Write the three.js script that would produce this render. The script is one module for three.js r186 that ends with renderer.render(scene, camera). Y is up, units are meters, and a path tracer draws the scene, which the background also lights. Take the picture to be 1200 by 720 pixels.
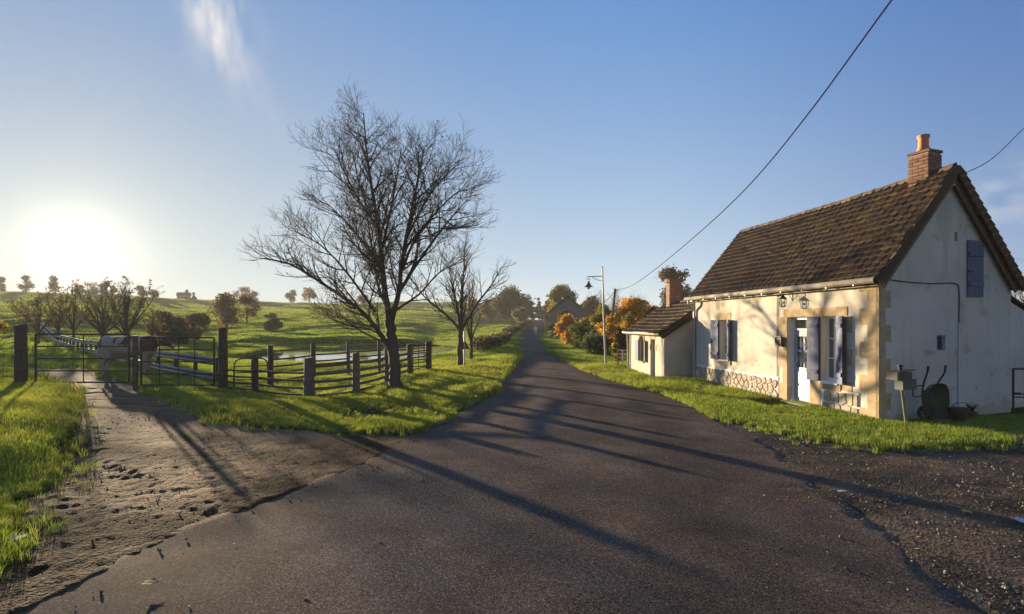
import * as THREE from 'three';
import { mergeGeometries } from 'three/addons/utils/BufferGeometryUtils.js';
import { MarchingCubes } from 'three/addons/objects/MarchingCubes.js';

// ---------- camera, sky, sun, exposure ----------
const scene = new THREE.Scene();
const camera = new THREE.PerspectiveCamera(2 * Math.atan(380 / 650) * 180 / Math.PI, 1200 / 760, 0.1, 3000);
camera.position.set(0, 1.8, 0);
camera.lookAt(0, 1.8, -10);
camera.setViewOffset(1200, 760, 0, 0, 1200, 720);       // rising front: horizon slightly below the middle of the picture
const renderer = new THREE.WebGLRenderer({ antialias: true });
renderer.toneMapping = THREE.LinearToneMapping;
renderer.toneMappingExposure = 3.1;
renderer.shadowMap.enabled = true;

const SUN = new THREE.Vector3(-0.785, 0.131, -1).normalize();
const sun = new THREE.DirectionalLight(new THREE.Color().setRGB(1, 0.8, 0.52), 5);
sun.position.copy(SUN).multiplyScalar(120);
sun.castShadow = true;
sun.shadow.radius = 1.1;
sun.shadow.mapSize.set(4096, 4096);
Object.assign(sun.shadow.camera, { left: -60, right: 60, top: 40, bottom: -40, near: 1, far: 320 });
scene.add(sun, sun.target);

// ---------- small maths ----------
function rng(a) { return () => { a |= 0; a = a + 0x6D2B79F5 | 0; let t = Math.imul(a ^ a >>> 15, 1 | a); t = t + Math.imul(t ^ t >>> 7, 61 | t) ^ t; return ((t ^ t >>> 14) >>> 0) / 4294967296; }; }
const clamp = (x, a = 0, b = 1) => Math.min(b, Math.max(a, x));
const lerp = (a, b, t) => a + (b - a) * t;
const ss = (a, b, x) => { const t = clamp((x - a) / (b - a)); return t * t * (3 - 2 * t); };
function hash(i, j, s = 0) { let h = Math.imul(i, 374761393) ^ Math.imul(j, 668265263) ^ Math.imul(s + 11, 974634777); h = Math.imul(h ^ h >>> 13, 1274126177); return ((h ^ h >>> 16) >>> 0) / 4294967296; }
function vn(x, y, s = 0, per = 0) {
  let i = Math.floor(x), j = Math.floor(y); const u = x - i, v = y - j, a = u * u * (3 - 2 * u), b = v * v * (3 - 2 * v);
  const w = (n) => per ? ((n % per) + per) % per : n;
  const i0 = w(i), i1 = w(i + 1), j0 = w(j), j1 = w(j + 1);
  return lerp(lerp(hash(i0, j0, s), hash(i1, j0, s), a), lerp(hash(i0, j1, s), hash(i1, j1, s), a), b);
}
function fbm(x, y, o = 4, s = 0, per = 0) { let v = 0, a = 0.5, t = 0; for (let k = 0; k < o; k++) { v += a * vn(x, y, s + k, per); t += a; x *= 2; y *= 2; per *= 2; a *= 0.5; } return v / t; }
function table(t) { return (q) => { let k = 0; while (k < t.length - 2 && q > t[k + 1][0]) k++; const [a, b] = [t[k], t[k + 1]]; return lerp(a[1], b[1], clamp((q - a[0]) / (b[0] - a[0]))); }; }

// ---------- the sky: air, the bright air round the sun, a few high clouds ----------
{
  const w = 2048, h = 1024, data = new Float32Array(w * h * 4), v = new THREE.Vector3();
  for (let j = 0; j < h; j++) for (let i = 0; i < w; i++) {
    const el = ((j + 0.5) / h - 0.5) * Math.PI, az = ((i + 0.5) / w - 0.5) * 2 * Math.PI;
    v.set(Math.cos(el) * Math.cos(az), Math.sin(el), Math.cos(el) * Math.sin(az));
    const g = Math.acos(clamp(v.dot(SUN), -1, 1)), e = Math.max(el, 0);
    const t = 1 - Math.exp(-e / 0.36), K = 2 / renderer.toneMappingExposure;
    let c = [lerp(0.345, -0.02, t), lerp(0.425, 0.072, t), lerp(0.465, 0.285, t)];
    const away = ss(0.85, 1.5, g), back = ss(1.6, 2.6, g); c = c.map((x, k) => x * lerp(lerp(1, [0.42, 0.54, 0.72][k], away), [1.25, 1.0, 0.8][k], back * 0.7));
    const a1 = Math.exp(-((g / 0.56) ** 2)), a2 = 0.15 * Math.exp(-g / 0.105), a3 = 1.0 * Math.exp(-((g / 0.024) ** 0.85));
    c = [c[0] + a1 * 0.075 + a2 * 1.15 + a3, c[1] + a1 * 0.04 + a2 * 0.88 + a3 * 0.9, c[2] - a1 * 0.03 + a2 * 0.36 + a3 * 0.66].map(x => x * K);
    if (v.z < 0 && el > 0) {                                                             // thin cirrus wisps, by bearing and height
      const X = v.x / -v.z, Y = v.y / -v.z;
      const wisp = (cx, cy, ang, L, W, amt, s) => {
        const p = (X - cx) * Math.cos(ang) + (Y - cy) * Math.sin(ang), q = -(X - cx) * Math.sin(ang) + (Y - cy) * Math.cos(ang);
        const f = Math.exp(-((p / L) ** 2) - ((q / W) ** 2)); if (f < 0.004) return 0; const n = fbm(p * 16 + 9, q * 60 + p * 14 + 5, 5, s);
        const n2 = fbm(X * 30, Y * 30, 4, s + 3);
        return amt * f * clamp(n * 1.7 - 0.42) * (0.4 + n2);
      };
      const cl = wisp(-0.535, 0.56, -1.2, 0.095, 0.045, 1.4, 1) + wisp(-0.50, 0.46, -1.0, 0.12, 0.03, 0.3, 2) + wisp(0.88, 0.22, 0.35, 0.2, 0.05, 0.5, 4) + wisp(-0.16, 0.085, -0.12, 0.18, 0.008, 0.3, 6) + wisp(-0.78, 0.3, 1.2, 0.18, 0.1, 0.12, 8);
      c = c.map((x, k) => lerp(x, Math.max(x, [0.42, 0.41, 0.415][k] * K), clamp(cl)));
    }
    if (el < 0) { const d = ss(0, -0.12, el); c = c.map((x, k) => lerp(x, [0.05, 0.055, 0.035][k] * K, d)); }
    data.set([c[0], c[1], c[2], 1], (j * w + i) * 4);
  }
  const sky = new THREE.DataTexture(data, w, h, THREE.RGBAFormat, THREE.FloatType);
  sky.mapping = THREE.EquirectangularReflectionMapping; sky.magFilter = sky.minFilter = THREE.LinearFilter; sky.colorSpace = THREE.LinearSRGBColorSpace; sky.needsUpdate = true;
  scene.background = sky; scene.environment = sky;
}
scene.fog = new THREE.FogExp2(new THREE.Color().setRGB(1, 0.95, 0.86), 0.0007);

// ---------- objects ----------
const used = {};
function numbered(n) { if (used[n] === undefined) { used[n] = 0; return n; } return n + '_' + String(++used[n]).padStart(3, '0'); }
function mesh(name, geo, mat, parent) { const m = new THREE.Mesh(geo, mat); m.name = name; m.castShadow = m.receiveShadow = true; if (parent) parent.add(m); return m; }
function tag(o, label, category, group, kind) { o.userData.label = label; o.userData.category = category; if (group) o.userData.group = group; if (kind) o.userData.kind = kind; return o; }
function thing(name, label, category, x = 0, y = 0, d = 0, turn = 0, group) { const g = new THREE.Group(); g.name = numbered(name); g.position.set(x, y, -d); g.rotation.y = turn; scene.add(g); return tag(g, label, category, group); }
function structure(name, geo, mat, label) { const m = mesh(name, geo, mat); m.userData = { kind: 'structure', label, category: name.replace(/_/g, ' ') }; scene.add(m); return m; }
const V = (x, y, z) => new THREE.Vector3(x, y, z);
function box(w, h, l, x = 0, y = 0, z = 0, rx = 0, ry = 0, rz = 0) { const g = new THREE.BoxGeometry(w, h, l); metreUV(g); if (rx) g.rotateX(rx); if (ry) g.rotateY(ry); if (rz) g.rotateZ(rz); return g.translate(x, y, z); }
function span(x0, x1, y0, y1, z0, z1) { return box(x1 - x0, y1 - y0, z1 - z0, (x0 + x1) / 2, (y0 + y1) / 2, (z0 + z1) / 2); }
function metreUV(g) {
  const p = g.attributes.position, n = g.attributes.normal, u = new Float32Array(p.count * 2);
  for (let i = 0; i < p.count; i++) {
    const ax = Math.abs(n.getX(i)), ay = Math.abs(n.getY(i)), az = Math.abs(n.getZ(i)), X = p.getX(i), Y = p.getY(i), Z = p.getZ(i);
    if (ay > ax && ay > az) { u[2 * i] = X; u[2 * i + 1] = Z; } else if (ax > az) { u[2 * i] = Z; u[2 * i + 1] = Y; } else { u[2 * i] = X; u[2 * i + 1] = Y; }
  }
  g.setAttribute('uv', new THREE.BufferAttribute(u, 2)); return g;
}
function mg(list) { return mergeGeometries(list.map(g => { g = g.index ? g.toNonIndexed() : g; for (const k of Object.keys(g.attributes)) if (!['position', 'normal', 'uv', 'color'].includes(k)) g.deleteAttribute(k); return g; })); }
function bake(g, B) { g = g.index ? g.toNonIndexed() : g.clone(); g.applyMatrix4(B); if (B.determinant() < 0) for (const k of Object.keys(g.attributes)) { const q = g.attributes[k], n = q.itemSize, A = q.array; for (let i = 0; i < q.count; i += 3) for (let c = 0; c < n; c++) { const u = (i + 1) * n + c, w = (i + 2) * n + c, z = A[u]; A[u] = A[w]; A[w] = z; } } return g; }
function rod(a, b, r, r2 = r, n = 8) { const dir = b.clone().sub(a), L = dir.length(); const g = new THREE.CylinderGeometry(r2, r, L, n); g.translate(0, L / 2, 0); g.applyQuaternion(new THREE.Quaternion().setFromUnitVectors(V(0, 1, 0), dir.normalize())); return g.translate(a.x, a.y, a.z); }
function pipe(pts, r, n = 6, seg = 24, closed = false) { return new THREE.TubeGeometry(new THREE.CatmullRomCurve3(pts, closed, 'centripetal'), seg, r, n, closed); }

// geometry written straight into arrays
class Soup {
  constructor(col) { this.p = []; this.n = []; this.i = []; this.c = col ? [] : null; this.u = []; }
  tube(pts, rad, sides, col) {
    const m = pts.length, start = this.p.length / 3; let side = V(1, 0.13, 0.2);
    for (let k = 0; k < m; k++) {
      const t = pts[Math.min(k + 1, m - 1)].clone().sub(pts[Math.max(k - 1, 0)]).normalize();
      side = side.clone().addScaledVector(t, -side.dot(t)); if (side.lengthSq() < 1e-4) side.set(t.y, -t.x, 0.1); side.normalize();
      const up = t.clone().cross(side);
      for (let s = 0; s < sides; s++) {
        const a = s / sides * 2 * Math.PI, x = Math.cos(a), y = Math.sin(a), nx = side.x * x + up.x * y, ny = side.y * x + up.y * y, nz = side.z * x + up.z * y;
        this.p.push(pts[k].x + nx * rad[k], pts[k].y + ny * rad[k], pts[k].z + nz * rad[k]); this.n.push(nx, ny, nz); this.u.push(s / sides, pts[k].y); if (this.c) this.c.push(...col);
      }
      if (k) for (let s = 0; s < sides; s++) { const a = start + (k - 1) * sides + s, b = start + (k - 1) * sides + (s + 1) % sides; this.i.push(a, b, a + sides, b, b + sides, a + sides); }
    }
  }
  leaf(c, dir, wide, len, w, col) {                          // a bent pointed leaf
    const s = this.p.length / 3, n = dir.clone().cross(wide).normalize(), e = c.clone().addScaledVector(dir, len), m = c.clone().addScaledVector(dir, len * 0.5).addScaledVector(n, len * 0.08);
    for (const q of [c, m.clone().addScaledVector(wide, w), e, m.clone().addScaledVector(wide, -w)]) { this.p.push(q.x, q.y, q.z); this.n.push(n.x, n.y, n.z); this.c.push(...col); this.u.push(0, 0); }
    this.i.push(s, s + 2, s + 1, s, s + 3, s + 2);
  }
  geo() { const g = new THREE.BufferGeometry(); g.setAttribute('position', new THREE.Float32BufferAttribute(this.p, 3)); g.setAttribute('normal', new THREE.Float32BufferAttribute(this.n, 3)); g.setAttribute('uv', new THREE.Float32BufferAttribute(this.u, 2)); if (this.c) g.setAttribute('color', new THREE.Float32BufferAttribute(this.c, 3)); g.setIndex(this.i); return g; }
}

// ---------- textures ----------
function tex(n, fn, srgb, size = 1) {
  const d = new Uint8Array(n * n * 4);
  for (let j = 0; j < n; j++) for (let i = 0; i < n; i++) { const c = fn(i / n, j / n), k = (j * n + i) * 4; for (let q = 0; q < 3; q++) d[k + q] = clamp((Array.isArray(c) ? c[q] : c), 0, 1) * 255; d[k + 3] = 255; }
  const t = new THREE.DataTexture(d, n, n); t.wrapS = t.wrapT = THREE.RepeatWrapping; t.magFilter = THREE.LinearFilter; t.minFilter = THREE.LinearFilter; if (srgb) t.colorSpace = THREE.SRGBColorSpace; t.repeat.set(1 / size, 1 / size); t.needsUpdate = true; return t;
}
const grey = (x) => [x, x, x];
const T = {};
T.asphalt = tex(1024, (u, v) => { const g = hash(Math.floor(u * 512), Math.floor(v * 512), 3), f = hash(Math.floor(u * 1024), Math.floor(v * 1024), 5), m = fbm(u * 6, v * 6, 5, 7, 6); const s = hash(Math.floor(u * 256 + 0.3 * vn(u * 90, v * 90, 2, 90)), Math.floor(v * 256 + 0.3 * vn(u * 90, v * 90, 4, 90)), 13); const x = 0.60 + 0.22 * (m - 0.5) + 0.20 * (s - 0.5) + (s > 0.93 ? 0.22 : 0) - (s < 0.08 ? 0.16 : 0) + 0.30 * (g - 0.5) + 0.2 * (f - 0.5) + (g > 0.965 ? 0.3 : 0); return [x, x * 0.975, x * 0.955]; }, true, 2.6);
T.asphaltBump = tex(1024, (u, v) => 0.6 * hash(Math.floor(u * 512), Math.floor(v * 512), 3) + 0.3 * vn(u * 340, v * 340, 9, 340) + 0.1 * fbm(u * 10, v * 10, 3, 2, 10), false, 2.6);
T.plaster = tex(512, (u, v) => { const x = 0.82 + 0.16 * (fbm(u * 5, v * 5, 6, 21, 5) - 0.5) + 0.07 * (hash(Math.floor(u * 512), Math.floor(v * 512), 8) - 0.5); const s = ss(0.58, 0.75, fbm(u * 4, v * 4, 5, 33, 4)); return [x - s * 0.06, x - s * 0.075, x - s * 0.1]; }, true, 2.3);
T.plasterBump = tex(512, (u, v) => 0.6 * vn(u * 120, v * 120, 4, 120) + 0.4 * fbm(u * 20, v * 20, 4, 6, 20), false, 1.1);
// old render on the two big walls, in wall metres: cracks, rain streaks, patch repairs, splashed foot
const oldRender = (W, stain) => (u, v) => { const x = u * W, y = v * W - 0.6, n = fbm(x * 1.1, y * 1.1, 6, 221), f = hash(Math.floor(u * 1024), Math.floor(v * 1024), 8); let c = 0.84 + 0.16 * (n - 0.5) + 0.06 * (f - 0.5);
  const patch = ss(0.56, 0.6, fbm(x * 0.8 + 3, y * 0.8, 4, 225)); c += 0.018 * patch; const streak = ss(0.56, 0.74, fbm(x * 9, y * 0.55, 4, 228)); const foot = ss(0.5, 0.62, fbm(x * 3, y * 4, 5, 231) + 0.55 * ss(0.5, -0.1, y) - 0.18);
  const q = Math.abs(fbm(x * 1.6 + 2 * fbm(x * 3, y * 3, 3, 238), y * 1.2, 4, 235) - 0.5), crack = ss(0.0025, 0.0, q) * ss(0.5, 0.6, vn(x * 0.7, y * 0.7, 239)); const s = stain(x, y);
  const d = streak * 0.022 + crack * 0.09; return [c - d - foot * 0.09 - s * 0.08, c - d * 1.05 - foot * 0.10 - s * 0.105, c - d * 1.1 - foot * 0.12 - s * 0.14]; };
T.gable = tex(1024, oldRender(6, (x, y) => 0.75 * ss(0.42, 0.62, fbm(x * 7, y * 1.3, 5, 241)) * Math.exp(-(((x - 1.75) / 0.4) ** 2)) * ss(2.2, 3.2, y) + 0.5 * ss(0.5, 0.62, fbm(x * 6, y * 9, 5, 243)) * (Math.exp(-(((y - 0.42) / 0.09) ** 2) - (((x - 0.85) / 0.35) ** 2)) + Math.exp(-(((y - 1.2) / 0.1) ** 2) - (((x - 3.1) / 0.5) ** 2)))), true, 6);
T.gable.offset.y = 0.1;
T.front = tex(1024, oldRender(8, (x, y) => 0.4 * ss(0.5, 0.68, fbm(x * 4, y * 0.9, 5, 245)) * ss(1.6, 2.6, y)), true, 8);
T.front.offset.y = 0.075;
T.stone = tex(512, (u, v) => { const x = 0.8 + 0.4 * (fbm(u * 6, v * 6, 6, 51, 6) - 0.5); const r = fbm(u * 4, v * 4, 4, 57, 4) - 0.5; return [x + r * 0.1, x, x - r * 0.14]; }, true, 0.8);
T.wood = tex(512, (u, v) => { const r = fbm(u * 40, v * 4, 5, 61, 4 * 10) , k = fbm(u * 12, v * 2, 3, 66, 4); return grey(0.72 + 0.4 * (r - 0.5) + 0.2 * (k - 0.5)); }, true, 0.6);
T.tile = tex(512, (u, v) => { const m = fbm(u * 8, v * 8, 6, 71, 8), l = ss(0.54, 0.66, fbm(u * 12, v * 12, 5, 77, 12)), k = ss(0.6, 0.7, fbm(u * 7, v * 7, 5, 82, 7)); let c = [0.62 + 0.5 * (m - 0.5), 0.5 + 0.45 * (m - 0.5), 0.40 + 0.4 * (m - 0.5)]; c = c.map((x, q) => lerp(x, [0.95, 0.83, 0.45][q], l * 0.85)); return c.map((x, q) => lerp(x, [0.28, 0.25, 0.21][q], k * 0.7)); }, true, 1.7);
T.dirt = tex(1024, (u, v) => { const m = fbm(u * 6, v * 6, 7, 91, 6), g = hash(Math.floor(u * 512), Math.floor(v * 512), 95); const s = ss(0.9, 0.97, vn(u * 160, v * 160, 98, 160)); const x = 0.62 + 0.55 * (m - 0.5) + 0.12 * (g - 0.5) + s * 0.22; return [x * 1.0, x * 0.93, x * 0.84]; }, true, 2.2);
T.dirtBump = tex(1024, (u, v) => 0.45 * fbm(u * 14, v * 14, 5, 101, 14) + 0.35 * Math.max(0, vn(u * 90, v * 90, 104, 90) - 0.4) + 0.2 * vn(u * 220, v * 220, 107, 220), false, 2.2);
T.ground = tex(512, (u, v) => { const m = fbm(u * 9, v * 9, 7, 111, 9), q = fbm(u * 30, v * 30, 4, 115, 30); const x = 0.6 + 0.5 * (m - 0.5) + 0.3 * (q - 0.5); const b = ss(0.5, 0.68, fbm(u * 5, v * 5, 5, 119, 5)); return [lerp(x * 0.82, x * 0.95, b), lerp(x, x * 0.88, b), lerp(x * 0.45, x * 0.62, b)]; }, true, 3.7);
T.fine = tex(512, (u, v) => 0.5 * vn(u * 60, v * 60, 131, 60) + 0.5 * fbm(u * 16, v * 16, 4, 133, 16), false, 0.5);
T.rust = tex(256, (u, v) => { const m = fbm(u * 8, v * 8, 6, 141, 8), r = ss(0.45, 0.62, m); return [lerp(0.75, 0.7, r), lerp(0.75, 0.5, r), lerp(0.75, 0.36, r)]; }, true, 0.5);
const lin = (r, g, b) => new THREE.Color().setRGB(r, g, b);
const mat = (c, o = {}) => new THREE.MeshPhysicalMaterial({ color: lin(...c), roughness: 0.9, ...o });
const M = {
  road: mat([0.39, 0.298, 0.222], { map: T.asphalt, bumpMap: T.asphaltBump, bumpScale: 0.0016, roughness: 0.88, specularIntensity: 0.05, vertexColors: true }),
  dirt: mat([0.50, 0.345, 0.225], { map: T.dirt, bumpMap: T.dirtBump, bumpScale: 0.035, specularIntensity: 0.08, roughness: 0.9, vertexColors: true }),
  gravel: mat([0.22, 0.18, 0.145], { specularIntensity: 0.2, map: T.dirt, bumpMap: T.dirtBump, bumpScale: 0.02, roughness: 0.9, vertexColors: true }),
  ground: mat([0.14, 0.175, 0.075], { map: T.ground, roughness: 1, specularIntensity: 0.05, vertexColors: true }),
  grass: mat([1, 1, 1], { roughness: 1, transmission: 0.5, thickness: 0, side: THREE.DoubleSide, specularIntensity: 0.3 }),
  leaf: mat([1, 1, 1], { roughness: 1, transmission: 0.42, thickness: 0, side: THREE.DoubleSide, vertexColors: true, specularIntensity: 0.3 }),
  bark: mat([0.11, 0.086, 0.06], { roughness: 0.95, bumpMap: T.fine, bumpScale: 0.02 }),
  twig: mat([0.115, 0.085, 0.058], { roughness: 0.9 }),
  front: mat([0.81, 0.735, 0.61], { map: T.front, bumpMap: T.plasterBump, bumpScale: 0.007, roughness: 0.95 }),
  cream: mat([0.82, 0.73, 0.58], { map: T.plaster, bumpMap: T.plasterBump, bumpScale: 0.006, roughness: 0.95 }),
  gable: mat([0.81, 0.735, 0.61], { map: T.gable, bumpMap: T.plasterBump, bumpScale: 0.008, roughness: 0.95 }),
  ochre: mat([0.72, 0.50, 0.26], { map: T.stone, bumpMap: T.fine, bumpScale: 0.004 }),
  mortar: mat([0.80, 0.76, 0.68], { bumpMap: T.fine, bumpScale: 0.004 }),
  stoneA: mat([0.60, 0.50, 0.37], { map: T.stone, bumpMap: T.fine, bumpScale: 0.005 }),
  stoneB: mat([0.66, 0.55, 0.40], { map: T.stone, bumpMap: T.fine, bumpScale: 0.005 }),
  stoneC: mat([0.55, 0.45, 0.35], { map: T.stone, bumpMap: T.fine, bumpScale: 0.005 }),
  white: mat([0.74, 0.74, 0.72], { roughness: 0.5 }),
  blue: mat([0.05, 0.10, 0.33], { map: T.wood, roughness: 0.6 }),
  lilac: mat([0.15, 0.20, 0.46], { map: T.wood, roughness: 0.7 }),
  doorBlue: mat([0.30, 0.36, 0.42], { roughness: 0.5 }),
  iron: mat([0.025, 0.025, 0.025], { roughness: 0.55, metalness: 0.6 }),
  dark: mat([0.03, 0.03, 0.028], { roughness: 0.9 }),
  inside: mat([0.48, 0.42, 0.35]),
  glass: new THREE.MeshPhysicalMaterial({ color: lin(0.9, 0.93, 0.92), roughness: 0.03, transmission: 1, thickness: 0, ior: 1.5 }),
  gutter: mat([0.62, 0.55, 0.42], { map: T.stone, roughness: 0.6 }),
  zinc: mat([0.36, 0.36, 0.37], { roughness: 0.45, metalness: 0.6 }),
  galv: mat([0.26, 0.25, 0.22], { roughness: 0.6, metalness: 0.4, map: T.rust }),
  brown: mat([0.11, 0.06, 0.035], { roughness: 0.5 }),
  post: mat([0.165, 0.125, 0.085], { map: T.wood, roughness: 0.95, bumpMap: T.wood, bumpScale: 0.012 }),
  greyWood: mat([0.27, 0.22, 0.165], { map: T.wood, roughness: 0.95, bumpMap: T.wood, bumpScale: 0.01 }),
  rail: mat([0.16, 0.13, 0.10], { map: T.rust, roughness: 0.6, metalness: 0.3 }),
  rusty: mat([0.15, 0.09, 0.06], { map: T.rust, roughness: 0.8 }),
  brickA: mat([0.46, 0.20, 0.11], { map: T.stone, bumpMap: T.fine, bumpScale: 0.004 }),
  brickB: mat([0.40, 0.19, 0.12], { map: T.stone, bumpMap: T.fine, bumpScale: 0.004 }),
  brickC: mat([0.52, 0.27, 0.15], { map: T.stone, bumpMap: T.fine, bumpScale: 0.004 }),
  terracotta: mat([0.62, 0.22, 0.09], { bumpMap: T.fine, bumpScale: 0.002, roughness: 0.75 }),
  tiles: [[0.215, 0.17, 0.095], [0.29, 0.24, 0.11], [0.155, 0.125, 0.08], [0.36, 0.31, 0.12], [0.23, 0.175, 0.105]].map(c => mat(c, { map: T.tile, roughness: 0.85, bumpMap: T.fine, bumpScale: 0.006 })),
  concrete: mat([0.42, 0.36, 0.28], { map: T.stone, bumpMap: T.fine, bumpScale: 0.006 }),
  water: mat([0.02, 0.03, 0.025], { roughness: 0.04, specularIntensity: 1, ior: 1.33 }),
  pebble: mat([1, 1, 1], { roughness: 0.95, specularIntensity: 0.2 }),
  wire: mat([0.018, 0.02, 0.03], { roughness: 1, specularIntensity: 0.1 }),
};
// ---------- the lie of the land (x across, d ahead, both in metres) ----------
const roadL = table([[-14, -3.4], [2, -3.25], [3.5, -3.1], [4.8, -2.9], [5.9, -2.43], [7.1, -1.96], [8.8, -1.65], [10.6, -1.14], [13.8, -0.64], [18, -0.25], [23.4, 0], [30, 0.3], [46.8, 0.5], [65, 0.62], [87, 1.34], [110, 2.4], [148, 4.8], [220, 13]]);
const roadR = table([[-14, 2.7], [2, 2.8], [3.5, 2.92], [5.1, 3.13], [7.8, 3.6], [9.75, 3.8], [13, 3.95], [14.8, 3.76], [17.5, 3.2], [20.2, 2.8], [27.2, 2.5], [35.5, 2.45], [46.8, 2.75], [65, 3.4], [87, 4.5], [110, 5.7], [148, 8.2], [220, 17]]);
const roadH = (d) => d < 45 ? 0 : 1.9 * Math.pow((d - 45) / 105, 1.3) * (d < 150 ? 1 : 1) - (d > 165 ? 0.00012 * (d - 165) ** 2 : 0);
const POND = { x: -11.2, d: 42.6, rx: 7.0, rd: 13.8, y: -0.36 };
const pondR = (x, d) => Math.hypot((x - POND.x) / POND.rx, (d - POND.d) / POND.rd) + 0.10 * (vn(x * 0.22, d * 0.22, 41) - 0.5);
function H0(x, d) {
  const off = roadL(d) - x;                                  // metres beyond the road's field side
  const k = x / Math.max(d, 6);
  const hillside = ss(-0.38, -0.92, k), rH = roadH(d);
  const start = lerp(62, 42, hillside), slope = lerp(0.054, 0.074, hillside);
  let f = -0.30 * ss(9, 17, d) * ss(0.5, 5, off) * (1 - 0.9 * hillside);
  const dd = x < 0 ? Math.max(d, 0.736 * Math.hypot(x, d)) : d;
  if (dd > start) { const q = Math.min(dd, 262) - start; f += slope * q * ss(0, 40, q) * 1.0 + 0.002 * q * (fbm(x * 0.02, d * 0.02, 3, 43) - 0.5) * 10; if (dd > 262) f -= 0.06 * (dd - 262); }
  if (d > 55 && d < 130 && k < -0.15) f += 0.55 * ss(56.3, 58.6, d + 1.6 * (vn(x * 0.25, 3, 5) - 0.5)) * ss(-0.55, -0.46, k) * ss(-0.14, -0.2, k) * (1 - ss(75, 128, d));
  if (d > 12) f += 0.10 * (fbm(x * 0.25, d * 0.25, 3, 47) - 0.5) * ss(12, 30, d);
  const pr = pondR(x, d); if (pr < 1.25) f = lerp(Math.min(f, POND.y + 1.2 * (pr - 1)), f, ss(1.0, 1.12, pr));
  const w = ss(1.5, lerp(6, 30, ss(40, 120, d)), off);
  let h = lerp(rH, f, w);
  // grassy bank beside the farm track
  const bank = Math.exp(-(((x + 9.5) / 3.6) ** 2) - (((d - 7.5) / 4.5) ** 2)); h += 0.28 * bank * ss(-5.2, -7, x + 0.18 * (d - 7));
  // beyond the house the yard drops a little
  if (x > 7) h -= 0.16 * ss(7.5, 11, x) * ss(13, 9, d);
  return h;
}
function polySD(poly, x, d) {                                 // positive inside
  let ins = false, best = 1e9;
  for (let i = 0, j = poly.length - 1; i < poly.length; j = i++) {
    const [xi, yi] = poly[i], [xj, yj] = poly[j];
    if ((yi > d) !== (yj > d) && x < (xj - xi) * (d - yi) / (yj - yi) + xi) ins = !ins;
    const ex = xj - xi, ey = yj - yi, t = clamp(((x - xi) * ex + (d - yi) * ey) / (ex * ex + ey * ey));
    best = Math.min(best, (x - xi - ex * t) ** 2 + (d - yi - ey * t) ** 2);
  }
  return ins ? Math.sqrt(best) : -Math.sqrt(best);
}
const DIRT = [[-13.7, 17], [-10.2, 12.4], [-6.9, 8.6], [-5.5, 6.5], [-4.6, 5.1], [-4.0, 3.9], [-3.9, 1], [-3.9, -3], [-2.4, -3], [-2.4, 4], [-1.3, 6.5], [-0.9, 8.5], [-1.75, 9.15], [-3.05, 9.25], [-4.5, 9.9], [-6.6, 11.7], [-10.9, 17]];
const TRACK = [[-12.2, 16.4], [-17, 21], [-24, 28], [-33, 37], [-48, 52], [-66, 70]];
const GRAVEL = [[3.2, 11.2], [3.9, 10.5], [4.6, 8.9], [5.4, 8.0], [7.7, 8.6], [10, 9.1], [16, 9.4], [16, -4], [1.8, -4], [1.8, 3], [2.4, 8]];
const fray = (d, s) => 0.30 * (fbm(d * 1.3, s, 3, 5) - 0.5) + 0.12 * (fbm(d * 7, s + 4, 3, 8) - 0.5);
const roadSD = (x, d) => Math.min(x - roadL(d), roadR(d) - x) + 0.10 * (fbm(x * 1.3, d * 1.3, 3, 13) - 0.5);
const dirtSD = (x, d) => d > 17.6 || x < -14.5 || x > 0 ? -1 : polySD(DIRT, x, d) + 0.55 * (fbm(x * 1.1, d * 1.1, 4, 17) - 0.5);
function trackSD(x, d) { if (d < 16 || x > -10) return -9; let b = 1e9; for (let i = 0; i < TRACK.length - 1; i++) { const [ax, ay] = TRACK[i], [bx, by] = TRACK[i + 1], ex = bx - ax, ey = by - ay, t = clamp(((x - ax) * ex + (d - ay) * ey) / (ex * ex + ey * ey)); b = Math.min(b, Math.hypot(x - ax - ex * t, d - ay - ey * t)); } return lerp(1.35 - b, 0.42 - Math.abs(b - 0.72), ss(19, 25, d)) + 0.5 * (fbm(x * 0.6, d * 0.6, 3, 19) - 0.5); }
const gravelSD = (x, d) => x < 1.5 || d > 12 ? -1 : polySD(GRAVEL, x, d) + 0.7 * (fbm(x * 0.9, d * 0.9, 4, 23) - 0.5);
function H(x, d) { return H0(x, d); }

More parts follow.
